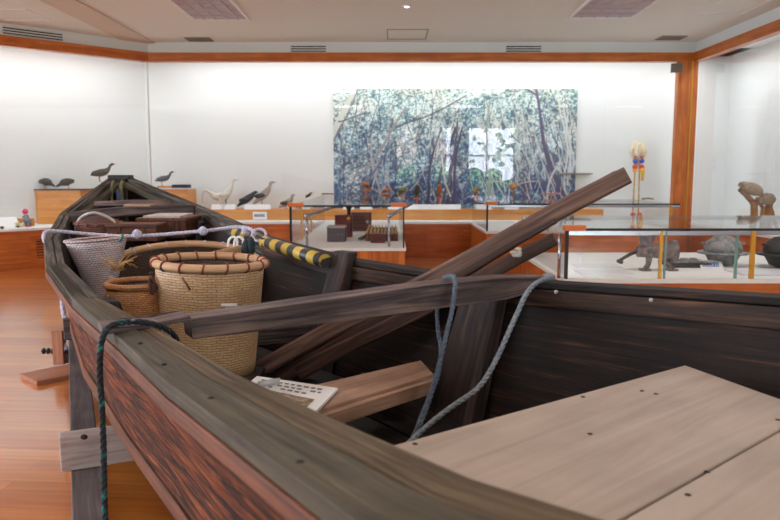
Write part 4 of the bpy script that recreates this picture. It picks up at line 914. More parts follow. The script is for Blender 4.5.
# bow deck and beams
mb = MB(); z = .86
pts = [LI[1] + V((.06, -.6, 0)), RI[1] + V((-.02, -.75, 0)), RI[1] + V((-.07, 0, 0)), RI[0] + V((-.06, -.2, 0)), LI[0] + V((.06, -.2, 0)), LI[1] + V((.07, 0, 0))]
pts = [V((p.x, p.y, z)) for p in pts]
vsb = [mb.bm.verts.new(p) for p in pts]; vst = [mb.bm.verts.new(p + V((0, 0, .025))) for p in pts]
mb.fv(list(reversed(vsb)), [(p.y, p.x) for p in reversed(pts)]); mb.fv(vst, [(p.y, p.x) for p in pts])
for i in range(6): j = (i + 1) % 6; mb.fv([vsb[i], vsb[j], vst[j], vst[i]], [(0, 0), (.4, 0), (.4, .02), (0, .02)])
obj('bow_deck', mb, 'bow', boat)
ka, kb = PY(64, 218, 5.12), PY(196, 209, 5.5)
mb = MB(); n_ = 8; rings = []
for k in range(n_ + 1):
    t = k / n_; c = ka.lerp(kb, t) + V((0, 0, .018 * math.sin(math.pi * t))); h = .036; rings.append([c + V((0, -.05, -h)), c + V((0, .05, -h)), c + V((0, .05, h)), c + V((0, -.05, h))])
mb.loft(rings, True, True, False); o = obj('bow_beam', mb, 'beam', boat, .006)
# main crossbeam: thick part with thin tongue over the left gunwale
pa, pb = PY(192, 326, 1.98), PY(500, 288, 2.46)
dxy = V((pb.x - pa.x, pb.y - pa.y, 0)).normalized(); zb0 = .905
pl = V((-.715, 1.80, 0)) 
A1 = V((pa.x, pa.y, pa.z)); B1 = V((pb.x, pb.y, pb.z + .008))
mb = MB(); rings = []
sd = V((-dxy.y, dxy.x, 0)) * .045
zl = LO[5].z
def rg(c, zb_, zt_, w=1): return [V((c.x, c.y, zb_)) - sd * w, V((c.x, c.y, zb_)) + sd * w, V((c.x, c.y, zt_)) + sd * w, V((c.x, c.y, zt_)) - sd * w]
E0 = V((LO[5].x - .03, LO[5].y - .0, 0)); E1 = E0.lerp(V((A1.x, A1.y, 0)), .93)
rings = [rg(E0, zl + .002, zl + .022), rg(E1, zl + .002, A1.z + .026), rg(V((A1.x, A1.y, 0)) - dxy * .01, A1.z - .027, A1.z + .027), rg(A1.lerp(B1, .35), A1.lerp(B1, .35).z - .034, A1.lerp(B1, .35).z + .036), rg(A1.lerp(B1, .7), A1.lerp(B1, .7).z - .038, A1.lerp(B1, .7).z + .04), rg(B1, B1.z - .04, B1.z + .034), rg(B1 + dxy * .17, B1.z - .012, B1.z + .024)]
mb.loft(rings, True, True, False); o = obj('crossbeam', mb, 'beam', boat, .005); o['label'] = 'purple grey worn crossbeam'
# nails
for (u, v, z) in ((119, 323, .945), (133, 320, .95)): mb = MB(); mb.ball(PZ(u, v, z), .006, .006, .003, 8); obj('nail', mb, 'steel', o)
for (u, v, z) in ((164, 364, .93), (211, 398, .935), (140, 343, .925), (300, 462, .955)):
    mb = MB(); mb.ball(PZ(u, v, z), .006, .006, .0025, 8); obj('nail', mb, 'dark', boat)
def hullR(i_t, z, off=0):   # point on the inner face of the right side at param (0..8) and height z
    i = int(i_t); f = i_t - i; T = RO[i].lerp(RO[i + 1], f); C_ = RC[i].lerp(RC[i + 1], f); t = (T.z - z) / (T.z - C_.z)
    n = -perp(RI, i); return T.lerp(C_, t) + n * (.06 + off)
def hullL(i_t, z, off=0):
    i = int(i_t); f = i_t - i; T = LO[i].lerp(LO[i + 1], f); C_ = LC[i].lerp(LC[i + 1], f); t = (T.z - z) / (T.z - C_.z)
    return T.lerp(C_, t) + perp(LO, i) * (.06 + off)
def ribR(it, zt, w, th=.05, m_='bow', zl=.40):
    d = (RO[int(it) + 1] - RO[int(it)]); d.z = 0; d.normalize(); n = -perp(RI, int(it)); mb = MB()
    rings = []
    for k in range(6):
        z = zt + (zl - zt) * k / 5; c = hullR(it, z); ww = w * (1 + .25 * k / 5)
        rings.append([c - d * ww / 2, c + d * ww / 2, c + d * ww / 2 + n * (th + .02 * k / 5), c - d * ww / 2 + n * (th + .02 * k / 5)])
    mb.loft(rings, True, True, False); return obj('rib', mb, m_, boat, .008)
def ribL(it, zt, w, th=.05, m_='bow', zl=.40):
    d = (LO[int(it) + 1] - LO[int(it)]); d.z = 0; d.normalize(); n = perp(LO, int(it)); mb = MB(); rings = []
    for k in range(6):
        z = zt + (zl - zt) * k / 5; c = hullL(it, z); rings.append([c - d * w / 2, c + d * w / 2, c + d * w / 2 + n * th, c - d * w / 2 + n * th])
    mb.loft(rings, True, True, False); return obj('rib', mb, m_, boat, .006)
ribR(6.70, .93, .15, .06, 'rib'); ribR(5.13, .965, .105, .055, 'rib'); ribL(3.95, .90, .10, .07, 'aged_dark'); ribL(1.5, .93, .08, .05); ribR(1.5, .97, .08, .05); ribR(8.2, .9, .09)
# floor boards
for k in range(4):
    mb = MB(); f0, f1 = .06 + k * .225, .06 + (k + 1) * .225 - .015; r0 = []; 
    for i in (1.8, 3, 4, 5, 6, 7, 8, 8.8):
        ii = int(i); f = i - ii; a = LC[ii].lerp(LC[ii + 1], f) + perp(LO, ii) * .05; b = RC[ii].lerp(RC[ii + 1], f) - perp(RI, ii) * .05
        zf = .475 if i < 6.5 else .43
        p, q = a.lerp(b, f0), a.lerp(b, f1); p.z = q.z = zf if i > 2.5 else .53
        r0.append([p, q, q + V((0, 0, .02)), p + V((0, 0, .02))])
    mb.loft(r0, True, True, False); obj('floor_board', mb, 'aged_dark', boat)
# stowage platform forward (carries cone basket, flat basket)
mb = MB(); a, b, c, d = hullL(3.0, .60), hullR(4.4, .60), hullR(2.5, .60), hullL(1.6, .60)
mb.hexa([a, b, c, d] + [q + V((0, 0, .022)) for q in (a, b, c, d)]); obj('stowage_platform', mb, 'aged', boat)
# thwart under the crossbeam
tz = .64
ta, tb, tc_, td = PZ(300, 388, tz), PZ(421, 360, tz), PZ(434, 374, tz), PZ(310, 412, tz)
ta = ta + (ta - tb) * .25; td = td + (td - tc_) * .25
mb = MB(); mb.hexa([q - V((0, 0, .03)) for q in (td, tc_, tb, ta)] + [td, tc_, tb, ta]); o = obj('thwart', mb, 'thwart', boat, .004); o['label'] = 'pale tan seat plank'
fa, fb = td + V((.0, -.03, -.012)), tc_ + V((.0, -.03, -.012))
mb = MB(); mb.hexa([fa + V((0, 0, -.045)), fb + V((0, 0, -.045)), fb + V((0, .032, -.045)), fa + V((0, .032, -.045)), fa, fb, fb + V((0, .032, 0)), fa + V((0, .032, 0))]); obj('thwart_apron', mb, 'thwart', boat, .004)
# support batten of the thwart
mb = MB(); mb.box((-.1, 2.45, .495), (.0, 2.5, tz - .03)); obj('thwart_support', mb, 'aged_dark', boat)
# plank behind the large basket, low
mb = MB(); a, b = PY(262, 338, 3.15), PY(312, 327, 3.2); mb.bar(a + V((-.5, -.1, 0)), b + V((.12, .02, 0)), .035, .10); o = obj('far_thwart', mb, 'aged', boat, .004)
# short bulkhead pieces at the right, below the pale deck
mb = MB(); mb.bar(PZ(470, 392, .5), PZ(545, 408, .5), .05, .08); obj('floor_batten', mb, 'strake', boat, .004)
# pale deck boards
dz = .80
DA, DB, DC, DD, DE = PZ(408, 441, dz), PZ(685, 365, dz), V((.885, 1.535, dz)), PZ(780, 430, dz), PZ(620, 520, dz)
DCx = DC
DE2 = DE + (DE - DD) * .45; DA2 = DA + (DA - DB) * .16; 
def deck(P, lab):
    mb = MB(); P = [V(p) for p in P]; u = (P[1] - P[0]).normalized(); w = V((-u.y, u.x, 0)); th = .035
    lo = [mb.bm.verts.new(p - V((0, 0, th))) for p in P]; hi = [mb.bm.verts.new(p) for p in P]; uv = [((p - P[0]).dot(u), (p - P[0]).dot(w)) for p in P]
    mb.fv(list(reversed(lo)), list(reversed(uv))); mb.fv(hi, uv)
    for i in range(len(P)):
        j = (i + 1) % len(P); L = (P[j] - P[i]).length; mb.fv([lo[i], lo[j], hi[j], hi[i]], [(0, 0), (L, 0), (L, th), (0, th)])
    o = obj('deck_board', mb, 'pale', boat, .003); o['label'] = lab; return o
gap = (DA - DE).normalized() * .003
end2 = DE + (DE - DA) * .0
deck([DE2 + gap, DD + gap, DC, DB, DA2], 'pale new deck board, farther one')
nx = V((.24, -.27, 0))
deck([DE2 + nx - gap, DD + nx + V((.1, .1, 0)), DD + (DD - DE).normalized() * .12 - gap, DE2 - gap], 'pale new deck board, nearer one')
for (u, v) in ((642, 391), (656, 394), (583, 397), (590, 434), (707, 472), (688, 495), (415, 444), (778, 420)): mb = MB(); mb.ball(PZ(u, v, dz) + V((0, 0, .0005)), .0055, .0055, .0012, 8); obj('nail', mb, 'dark', boat)
# carriers under the pale deck
for p, q in ((DA.lerp(DB, .06), DE2.lerp(DD, .06)), (DA.lerp(DB, .9), DE.lerp(DD, .9))):
    mb = MB(); mb.bar(p + V((0, -.02, -.06)), q + V((.2, -.2, -.06)), .04, .05); obj('deck_bearer', mb, 'aged_dark', boat)
# nails on the right inner rail
for u, v in ((556, 292), (651, 300), (577, 360)):
    mb = MB(); q = PZ(u, v, .945) if v < 310 else PY(u, v, 2.2)
    mb.ball(q, .006, .006, .006, 8) if v < 310 else None
    if v < 310: obj('rail_nail', mb, 'lidgrey', boat)

# ------------------------------------------------------------ supports under the boat
def timber(name, label, a, b, w, h, m_, cat='timber', bev=.005):
    mb = MB(); mb.bar(a, b, w, h); return tag(obj(name, mb, m_, None, bev), label, cat)
n0, n1, f0, f1 = PZ(73, 520, .2), PZ(107, 520, .2), PZ(68, 333, .2), PZ(85, 333, .2)
a = (n0 + n1) / 2; b = (f0 + f1) / 2; dirn = (a - b).normalized(); a = a + dirn * 1.6
wd = .105
timber('support_timber', 'long grey timber lying beneath and along the left side of the boat', V((a.x, a.y, .155)), V((b.x, b.y, .155)), wd, .09, 'support')
ax = V((.5, -.87, 0)); cr = V((.87, .5, 0))
# whitish cradle plank across, near
c0 = PY(60, 452, 2.64); c1 = PY(152, 438, 2.78)
dirc = V((c1.x - c0.x, c1.y - c0.y, 0)).normalized()
t = thing('cradle_plank', 'whitish rough plank crossing over the grey timber under the boat', 'plank', (c0.x, c0.y, .2))
ctr = V((c0.x, c0.y, .268)); mb = MB(); mb.bar(ctr, ctr + dirc * 1.7, .06, .134); obj('plank', mb, 'palewhite', t, .004)
mb = MB(); mb.ball(PY(84, 437, 2.63), .014, .008, .010, 10); obj('bolt_hole', mb, 'dark', t)
# blocks carrying the timber, near
for p, lab in ((V((a.x - .02, a.y + .25, 0)), 'low hidden block under the near end of the grey timber'),):
    mb = MB(); mb.box((p.x - .12, p.y - .1, 0), (p.x + .12, p.y + .1, .11)); tag(obj('wooden_block', mb, 'support'), lab, 'block')
# right hand timber and cradles
timber('support_timber', 'grey timber under the right side of the boat', V((.1, 2.1, .155)), V((-1.5, 4.9, .155)), wd, .09, 'support')
for k, (x, y) in enumerate(((.1, 2.25), (-1.35, 4.7))):
    mb = MB(); mb.box((x - .12, y - .1, 0), (x + .12, y + .1, .11)); tag(obj('wooden_block', mb, 'support'), ['block under the near end of the right support timber', 'block under the far end of the right support timber'][k], 'block')
# far trestle: red board on floor, post with bolt
fl = PZ(27, 385, .0); q = [PZ(37, 386, .001), PZ(105, 372, .001)]
dd = (q[1] - q[0]); dd.z = 0; nn = V((-dd.y, dd.x, 0)).normalized() * .26
q1 = q[0] + dd * 1.9; mb = MB(); base = [q[0], q1, q1 + nn, q[0] + nn]; mb.hexa([V((p.x, p.y, 0)) for p in base] + [V((p.x, p.y, .03)) for p in base]); tag(obj('base_board', mb, 'redboard', None, .003), 'reddish board lying on the floor under the forward end of the boat', 'board')
pc = PZ(57, 366, .03); pc = pc + V((0, .05, 0))
t = thing('bolted_post', 'short reddish post with a long steel bolt standing on the reddish board', 'post', (pc.x, pc.y, .03))
mb = MB(); mb.box((pc.x - .035, pc.y - .03, .03), (pc.x + .035, pc.y + .03, .26)); obj('post', mb, 'redboard', t, .004)
zb = PY(50, 351, pc.y).z
mb = MB(); mb.tube([(pc.x - .12, pc.y, zb), (pc.x + .14, pc.y, zb)], .008, 8)
for dx in (-.105, -.075, -.045, .05, .07): mb.tube([(pc.x + dx - .006, pc.y, zb), (pc.x + dx + .006, pc.y, zb)], .02, 8)
obj('bolt', mb, 'iron_black', t)
mb = MB(); p = b + V((.02, -.12, 0)); mb.box((p.x - .045, p.y - .07, .2), (p.x + .045, p.y + .07, .25)); tag(obj('timber_wedge', mb, 'palewhite', None, .006), 'small pale wedge block on the far end of the grey timber', 'block')
mb = MB(); p = V((b.x + .02, b.y - .06, 0)); mb.box((p.x - .07, p.y - .1, .03), (p.x + .07, p.y + .1, .11)); tag(obj('wooden_block', mb, 'support'), 'block under the far end of the grey timber on the reddish board', 'block')
mb = MB(); q = V((b.x + .3, b.y, 0)); mb.bar(V((b.x + .0, b.y - .20, .27)), V((b.x + 1.0, b.y + .32, .27)), .07, .14); tag(obj('cradle_plank', mb, 'support', None, .004), 'dark plank crossing under the forward part of the boat', 'plank')
# straps at the far cradle
mb = MB(); rope_into(mb, [PY(62, 297, 5.0), PY(63, 310, 4.95), PY(66, 325, 4.9), PY(63, 338, 4.85), PY(66, 350, 4.8)], .016); tag(obj('tie_rope', mb, 'rope_w'), 'whitish rope tied around the far end of the grey timber', 'rope')

# ============================================================ THINGS IN AND ON THE BOAT
# striped pole on the right gunwale
a = PY(236, 233, 4.15); b = PY(325, 261, 3.12)
d = (b - a); t = thing('striped_pole', 'thick pole with yellow and black stripes lying along the right gunwale', 'pole', tuple(b))
mb = MB(); mb.tube([a, a.lerp(b, .3), a.lerp(b, .7), b], .030, 18); obj('pole', mb, 'stripe', t)
for k, c in enumerate((a, )): mb = MB(); mb.tube([c - d.normalized() * .004, c], .026, 18); obj('end_face', mb, 'straw', t)
# spars
def spar(label, a, b, w, h, m_, upv=(0, 0, 1), w2=None, h2=None, tip=None):
    t = thing('wooden_spar', label, 'spar', tuple(a)); a = V(a); b = V(b); d = (b - a).normalized(); side = d.cross(V(upv)).normalized(); u = side.cross(d).normalized()
    w2 = w2 or w; h2 = h2 or h; rings = []
    for k in range(9):
        f = k / 8; c = a.lerp(b, f) + u * .004 * math.sin(f * 9); ww, hh = (w + (w2 - w) * f) / 2, (h + (h2 - h) * f) / 2; r_ = []
        if k == 8: ww *= .9; hh *= .9
        for sx, sz in ((-1, -.72), (-.78, -1), (.78, -1), (1, -.72), (1, .72), (.78, 1), (-.78, 1), (-1, .72)): r_.append(c + side * ww * sx + u * hh * sz)
        rings.append(r_)
    mb = MB(); mb.loft(rings, True, True, False); obj('shaft', mb, m_, t, .002)
    if tip:
        mb = MB(); mb.bar(b - d * .10 + u * h2 * .48, b - d * .03 + u * h2 * .48, .006, .005, u); obj('end_crack', mb, 'dark', t)
    return t
SA, SB = PY(262, 369, 2.86), PY(628, 177, 2.50)
spar('longest brown spar leaning out over the right gunwale, reaching highest', SA + V((0, 0, .008)), SB + V((0, 0, .006)), .06, .062, 'spar', w2=.062, h2=.066, tip=True)
spar('dark narrow spar tucked directly beneath the longest spar', PY(272, 382, 2.88), PY(556, 221, 2.50), .05, .07, 'spar_dark', h2=.022)
t3 = spar('short broad spar with a pale torn label, lowest of the three', PY(300, 372, 2.80), PY(556, 239, 2.50), .05, .062, 'spar_dark', h2=.048)
q = PY(516, 253, 2.49)
mb = MB(); 
for k in range(5): mb.ball(q + V((random.uniform(-.02, .02), -.0, random.uniform(-.013, .013))), .012, .004, .007, 6)
obj('torn_label', mb, 'lidgrey', t3)

# baskets
def woven(name, label, c, rt, rb, h, m_, rim_m, rim_r, nb, bind='binding', tilt=None, sx=1, sy=1, inner='inner', seg=40, bulge=0, collar=0):
    t = thing(name, label, 'basket', tuple(c)); mat = Matrix.Translation(c) @ (tilt or Matrix.Identity(4)) @ Matrix.Diagonal((sx, sy, 1, 1))
    pr_ = []
    for k in range(9):
        f = k / 8; pr_.append((rb + (rt - rb) * f + bulge * math.sin(math.pi * f), h * f))
    m = MB(); m.lathe([(.001, 0)] + pr_, (0, 0, 0), seg, mat, cap=False); 
    for f in list(m.bm.faces):
        pass
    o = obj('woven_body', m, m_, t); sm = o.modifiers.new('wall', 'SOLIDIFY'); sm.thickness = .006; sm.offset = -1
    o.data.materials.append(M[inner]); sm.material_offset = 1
    m = MB(); m.tube([mat @ V((rt * math.cos(2 * math.pi * k / 40), rt * math.sin(2 * math.pi * k / 40), h)) for k in range(40)], rim_r, 10, 1, True, True); rimo = obj('rim', m, rim_m, t)
    for k in range(nb):
        a = 2 * math.pi * (k + .3) / nb; m = MB(); pc_ = V((rt * math.cos(a), rt * math.sin(a), h)); e = V((math.cos(a), math.sin(a), 0)); tg = V((-math.sin(a), math.cos(a), 0))
        m.tube([mat @ (pc_ + (e * math.cos(b_) + V((0, 0, 1)) * math.sin(b_)) * (rim_r + .0015) + tg * .0035 * math.sin(b_)) for b_ in [2 * math.pi * j / 10 for j in range(10)]], .0042, 5, 1, True, True)
        obj('binding', m, bind, rimo)
    return t
# large basket
bc_ = PY(208, 262, 2.78); hb = .42; cz = bc_.z - hb
big = woven('woven_basket', 'largest tall tan bamboo basket behind the crossbeam', V((bc_.x - .006, 2.78, cz)), .202, .172, hb, 'weave', 'bamboo', .016, 16, tilt=Matrix.Rotation(R(2), 4, 'Y'))
mb = MB()
for k in range(26):
    z = cz + hb - .03 - k * .011; a = R(205) + random.uniform(-.03, .03); r_ = .205; mb.ball((bc_.x + r_ * math.cos(a), 2.78 + r_ * math.sin(a), z), .010, .008, .006, 8)
    if k > 13: break
obj('side_lashing', mb, 'bind_dark', big)
mb = MB(); mb.box((PY(220, 306, 2.56).x, 2.578, PY(220, 307, 2.56).z), (PY(236, 306, 2.56).x, 2.582, PY(220, 304.5, 2.56).z)); obj('paper_strip', mb, 'white', big)
mb = MB(); a = PY(182, 278, 2.575); mb.tube([a, PY(186, 283, 2.565), PY(190, 290, 2.57)], .004, 6); obj('loose_strip', mb, 'binding', big)
# support under big basket
mb = MB(); mb.box((bc_.x - .2, 2.64, .495), (bc_.x + .2, 2.92, cz)); tag(obj('wooden_crate', mb, 'aged_dark', None, .005), 'low dark wooden block hidden beneath the largest basket', 'block')
# small basket
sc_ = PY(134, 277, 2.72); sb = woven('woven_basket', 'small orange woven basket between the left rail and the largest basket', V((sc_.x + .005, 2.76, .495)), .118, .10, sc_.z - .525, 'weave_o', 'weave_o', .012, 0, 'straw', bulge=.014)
mb = MB(); rope_into(mb, [PY(151, 276, 2.70), PY(150, 284, 2.65), PY(152, 294, 2.64), PY(155, 286, 2.65), PY(152, 277, 2.68)], .006); obj('carrying_cord', mb, 'bind_dark', sb)
mb = MB(); q = PY(112, 296, 2.68); mb.ball(q, .018, .004, .008, 10); obj('paper_tag', mb, 'white', sb)
# cone basket
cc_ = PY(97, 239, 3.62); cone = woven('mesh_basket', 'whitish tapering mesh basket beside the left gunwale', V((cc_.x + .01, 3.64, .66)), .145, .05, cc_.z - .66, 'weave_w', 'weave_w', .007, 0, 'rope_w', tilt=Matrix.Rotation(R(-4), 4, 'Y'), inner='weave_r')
mb = MB(); mb.tube([PY(123, 234, 3.5), PY(122, 238, 3.5), PY(119, 242, 3.5)], .006, 6); obj('teal_tie', mb, 'teal', cone)
mb = MB(); mb.ball((cc_.x + .01, 3.64, .643), .05, .05, .021, 12); obj('foot_ring', mb, 'weave_w', cone)
# wide flat basket, tilted
ow = PY(188, 256, 3.62); tl = Matrix.Rotation(R(24), 4, 'X')
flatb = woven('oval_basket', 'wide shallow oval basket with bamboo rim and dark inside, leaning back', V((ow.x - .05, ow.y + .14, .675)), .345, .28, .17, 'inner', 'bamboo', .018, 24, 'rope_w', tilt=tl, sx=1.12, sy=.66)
q = V((ow.x, 3.55, .62))
# hay tuft
mb = MB()
for k in range(26):
    a = random.uniform(0, 6.28); p0 = PY(118, 266, 3.3); mb.tube([p0 + V((random.uniform(-.03, .03), random.uniform(-.02, .02), -.02)), p0 + V((.04 * math.cos(a), .02 * math.sin(a), .02)), p0 + V((.09 * math.cos(a), .03 * math.sin(a), random.uniform(-.01, .05)))], .0012, 4)
stuff(tag(obj('straw_tuft', mb, 'straw'), 'thin tuft of dry straw between the mesh basket and the oval basket', 'straw'))
# board lying at the right over the oval basket
timber('thin_board', 'short tan board sticking up at the right side of the oval basket', PY(214, 258, 3.32), PY(252, 249, 3.5), .012, .06, 'bamboo', 'board', .002)
# white clips with rope at the right end
t = thing('white_hook', 'pair of small white loops hanging beside the right end of the white rope', 'hook', tuple(PY(236, 243, 3.55)))
for du in (0, 6):
    mb = MB(); mb.tube(smoothpath([PY(228 + du, 247, 3.5), PY(229 + du, 240, 3.5), PY(233 + du, 237, 3.5), PY(237 + du, 240, 3.5), PY(237 + du, 247, 3.5)], 5), .006, 8); obj('loop', mb, 'white', t)
mb = MB(); mb.ball(PY(246, 250, 3.42), .022, .02, .05, 10); mb.ball(PY(251, 246, 3.42), .02, .02, .045, 10); obj('dark_knot', mb, 'rope_g', t)
# red mesh basket near bow with hoop
rc_ = PY(95, 218, 4.5); rb_ = woven('mesh_basket', 'red brown mesh basket with arched handle near the bow', V((rc_.x, 4.55, .886)), .135, .13, .10, 'weave_r', 'weave_r', .008, 14, 'binding')
mb = MB(); mb.ball((rc_.x, 4.55, .985), .13, .12, .045, 20); obj('mesh_cover', mb, 'weave_r', rb_)
mb = MB(); mb.tube(smoothpath([(rc_.x - .135, 4.53, .95), (rc_.x - .09, 4.5, 1.02), (rc_.x, 4.48, 1.055), (rc_.x + .09, 4.5, 1.02), (rc_.x + .135, 4.53, .95)], 6), .009, 8); obj('arched_handle', mb, 'lidgrey', rb_)
# boxes
def crate(label, u0, u1, vt, y, d, z0, lidm, m_='oldbox'):
    a = PY(u0, vt, y); b = PY(u1, vt, y); t = thing('wooden_box', label, 'box', ((a.x + b.x) / 2, y + d / 2, z0)); zt = a.z
    mb = MB(); mb.box((a.x, y, z0), (b.x, y + d, zt - .02)); obj('box', mb, m_, t, .005)
    mb = MB(); mb.box((a.x - .008, y - .008, zt - .02), (b.x + .008, y + d + .008, zt)); obj('lid', mb, lidm, t, .004)
    for x in (a.x + .25 * (b.x - a.x), a.x + .75 * (b.x - a.x)):
        mb = MB(); mb.box((x - .008, y - .006, z0 + .01), (x + .008, y, zt - .02)); obj('batten', mb, m_, t)
    return t
crate('long dark wooden box in front, behind the white rope', 106, 156, 224, 4.42, .2, .886, 'oldbox')
t = crate('square wooden box with a pale grey lid behind the long dark box', 137, 185, 218, 4.66, .4, .886, 'oldbox')
a = PY(143, 217, 4.7); b = PY(180, 217, 4.7); zt_ = PY(140, 218, 4.66).z
mb = MB(); mb.box((a.x, 4.7, zt_), (b.x, 5.02, zt_ + .012)); obj('pale_panel', mb, 'lidgrey', t)
# yoke plank on the bow beam and a tan board
zb1 = PY(130, 206, 5.3).z; bm_top = ka.lerp(kb, .5).z + .018 + .036
mb = MB(); rings = []
A_, B_ = PY(95, 205, 5.27), PY(172, 201, 5.47)
for k in range(9):
    f = k / 8; c = A_.lerp(B_, f); c.z = bm_top + .022 - .012 * abs(f - .5); w = .02 + .05 * math.sin(math.pi * f); rings.append([c + V((0, -w, -.018)), c + V((0, w, -.018)), c + V((0, w * .8, .018)), c + V((0, -w * .8, .018))])
mb.loft(rings, True, True, False); tag(obj('carved_yoke', mb, 'beam', None, .005), 'purple grey lens shaped carved wood lying on the bow beam', 'carved wood')
mb = MB(); c = PY(138, 208, 5.2); mb.box((c.x - .09, 5.17, bm_top - .0), (c.x + .1, 5.25, bm_top + .016)); tag(obj('small_board', mb, 'thwart', None, .003), 'small tan board lying on the middle of the bow beam', 'board')
# ropes at the stem
for i, (u, m_, lab) in enumerate(((112, 'rope_o', 'olive rope loop hanging left of the stem post'), (121, 'rope_o', 'olive rope loop hanging right of the stem post'))):
    mb = MB(); rope_into(mb, [PY(u + 2, 181, 6.0), PY(u, 186, 5.98), PY(u - 1 + 2 * i, 196, 5.98), PY(u + 1, 205, 5.98)], .014); tag(obj('stem_rope', mb, m_), lab, 'rope')
mb = MB(); mb.ball(PY(119, 199, 5.98), .02, .02, .05, 10); mb.ball(PY(118, 194, 5.98), .014, .014, .04, 8); tag(obj('blue_cloth', mb, 'bluecloth'), 'scrap of blue cloth tied at the stem post', 'cloth')
# white rope across with knots
t = thing('mooring_rope', 'whitish rope with knots stretched across the boat between the gunwales', 'rope', tuple(PY(137, 234, 3.95)))
L_, R_ = PY(47, 233, 3.95), PY(250, 228, 4.0)
P_ = [PY(60, 246, 3.86), PY(46, 243, 3.74), PY(44, 235, 3.74), PY(52, 231, 3.8), PY(95, 234.5, 3.9), PY(137, 236, 3.9), PY(203, 231, 3.9), PY(236, 227, 3.9), PY(250, 229, 3.85), PY(256, 234, 3.8)]
mb = MB(); rope_into(mb, P_, .0095); obj('rope', mb, 'rope_w', t)
for u, v in ((137, 234), (203, 231), (246, 231)):
    mb = MB(); c = PY(u, v, 3.87)
    for k in range(3): mb.tube([c + (Matrix.Rotation(R(50 * k), 3, 'Y') @ V((.017 * math.cos(a), .014 * math.sin(a), .01 * math.sin(a * 2)))) for a in [2 * math.pi * j / 14 for j in range(14)]], .008, 6, 1, True, True)
    obj('knot', mb, 'rope_w', t)
mb = MB(); c = PY(259, 235, 3.75); mb.tube([c + V((.035 * math.cos(a), .01 * math.sin(a), .03 * math.sin(a))) for a in [2 * math.pi * j / 20 for j in range(20)]], .007, 8, 1, True, True); obj('end_loop', mb, 'rope_w', t)
# dark rope over left gunwale
g0 = LO[5]; P_ = [PY(178, 342, 1.86), PY(172, 333, 1.84), PY(160, 326, 1.80), PY(140, 322, 1.76), PY(120, 323, 1.72), PY(107, 329, 1.69), PY(101, 345, 1.70), PY(100, 375, 1.70), PY(103, 430, 1.70), PY(104, 480, 1.70), PY(106, 560, 1.70)]
mb = MB(); rope_into(mb, P_, .0075); t = tag(obj('dark_rope', mb, 'rope_g'), 'dark green and black rope draped over the left gunwale and hanging down', 'rope')
# twin blue grey ropes around the beam
yq = 2.28
P_ = [PY(412, 440, 2.05), PY(424, 415, 2.1), PY(435, 380, 2.15), PY(445, 340, 2.2), PY(452, 310, 2.24), PY(455, 288, 2.27), PY(455, 278, 2.31), PY(450, 276, 2.36), PY(444, 278, 2.41)]
mb = MB(); rope_into(mb, P_, .0075); rope_into(mb, [PY(437, 300, 2.45), PY(438, 330, 2.36), PY(441, 350, 2.3), PY(438, 375, 2.2), PY(426, 405, 2.12), PY(414, 436, 2.06)], .007); tag(obj('blue_rope', mb, 'rope_b'), 'blue grey rope looped over the crossbeam in two hanging strands', 'rope')
P_ = [RI[7] + V((.14, .10, -.25)), RI[7] + V((.125, .075, -.06)), RI[7] + V((.09, .04, .010)), PY(553, 277, 2.40), PY(540, 281, 2.30), PY(527, 293, 2.24), PY(512, 325, 2.18), PY(495, 362, 2.12), PY(478, 388, 2.05), PY(450, 408, 2.0), PY(425, 428, 1.95), PY(404, 448, 1.88)]
mb = MB(); rope_into(mb, P_, .008); tag(obj('grey_rope', mb, 'rope_l'), 'light grey twisted rope coming over the right gunwale down into the boat', 'rope')
# paper on thwart
z = tz + .012; P = [PZ(238, 392, z), PZ(316, 411, z), PZ(338, 388, z), PZ(257, 376, z)]
t = textcard('information_sheet', 'white printed sheet with text lines and a small picture lying on the thwart', 'paper', P, 3, cols=10, top=.14, span=.42, thick=.008, fill=.86)
mb = MB(); nn_ = V((0, 0, .0012)); A_ = lambda a, b: P[0].lerp(P[1], a).lerp(P[3].lerp(P[2], a), b) + nn_
mb.face([A_(.35, .05), A_(.88, .05), A_(.88, .38), A_(.35, .38)]); obj('printed_picture', mb, 'cave', t)
mb = MB(); mb.loft([[PZ(u, v, z + .004) + V((0, 0, .02 * math.sin(k))) for k in (0, .8, 1.6, 2.4, 3.14)] for u, v in ((258, 388), (280, 384), (281, 396), (262, 399))][:2], False, False); o = obj('folded_corner', mb, 'pearl', t); sm = o.modifiers.new('t', 'SOLIDIFY'); sm.thickness = .002

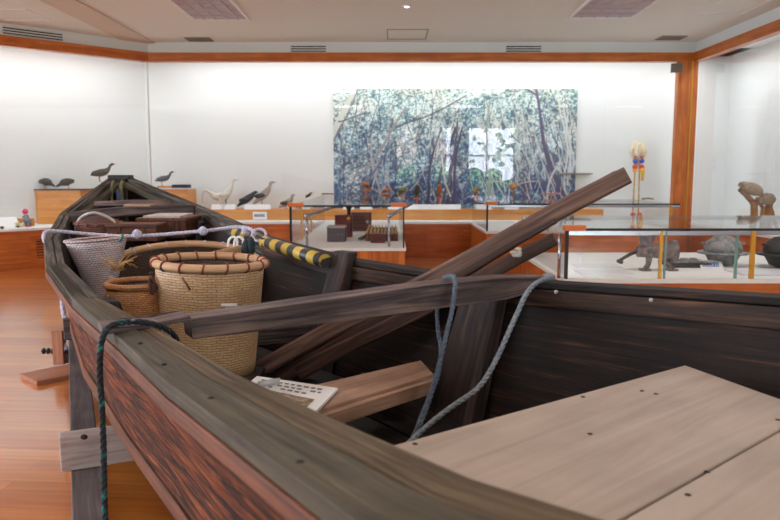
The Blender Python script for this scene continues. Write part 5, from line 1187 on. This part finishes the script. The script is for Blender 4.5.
# ============================================================ LIGHT, WORLD, CAMERA
w = bpy.data.worlds.new('World'); S.world = w; w.use_nodes = True
bg = w.node_tree.nodes['Background']; bg.inputs[0].default_value = (.82, .89, 1.0, 1); bg.inputs[1].default_value = 15.0
def area(name, loc, rot, sx, sy, power, col=(1, 1, 1), portal=False):
    l = bpy.data.lights.new(name, 'AREA'); l.shape = 'RECTANGLE'; l.size = sx; l.size_y = sy; l.energy = power; l.color = col
    if portal: l.cycles.is_portal = True
    o = bpy.data.objects.new(name, l); COL.objects.link(o); o.location = loc; o.rotation_euler = rot; return o
for a, b in WYL: area('window_portal', (-7.55, (a + b) / 2, 1.8), (0, R(-90), 0), 1.8, b - a, 1, portal=True)
for a, b in WX: area('window_portal', ((a + b) / 2, -5.15, 1.6), (R(90), 0, 0), b - a, 2.7, 1, portal=True)
area('back_case_light', (.7, 11.42, 3.10), (R(8), 0, 0), 8.0, .10, 36, (.89, .955, 1))
c = dg(2.4, .22, 3.06); o = area('left_case_light', c, (0, 0, R(45)), 4.6, .10, 28, (.89, .955, 1))
area('right_case_light', (4.8, 7.8, 3.10), (0, 0, R(90)), 8, .1, 40, (.94, .97, 1))
for k, (x, y) in enumerate(((-1.2, 1.0), (2.2, 1.0), (-1.2, 5.0), (2.2, 5.0))): area('room_fill_light', (x, y, CZ - .05), (0, 0, 0), .8, .8, 17, (1, .98, .96))  # fill lights added out of view to brighten room and boat
for k, (x, y) in enumerate(((-1.2, 1.0), (2.2, 1.0), (-1.2, 5.0), (2.2, 5.0))):  # unseen louvres added to go with the fill lights
    louvre(['added unseen louvred ceiling lamp above the stern, left one', 'added unseen louvred ceiling lamp above the stern, right one', 'added unseen louvred ceiling lamp above the bow', 'added unseen louvred ceiling lamp above the kitchen tool case'][k], x - .42, x + .42, y - .42, y + .42)

cam = bpy.data.cameras.new('Camera'); co = bpy.data.objects.new('Camera', cam); COL.objects.link(co)
co.location = (0, 0, EYE); co.rotation_euler = (R(90) - PIT, 0, 0)
cam.sensor_width = 36; cam.lens = F / 780 * 36; cam.clip_start = .05
cam.dof.use_dof = True; cam.dof.focus_distance = 2.9; cam.dof.aperture_fstop = 5.6
S.camera = co
S.view_settings.view_transform = 'Standard'; S.view_settings.look = 'None'; S.view_settings.exposure = 0.35; S.view_settings.gamma = 1
S.view_settings.use_curve_mapping = False
S.cycles.transparent_max_bounces = 40; S.cycles.max_bounces = 8; S.cycles.use_denoising = True
S.cycles.sample_clamp_indirect = 6
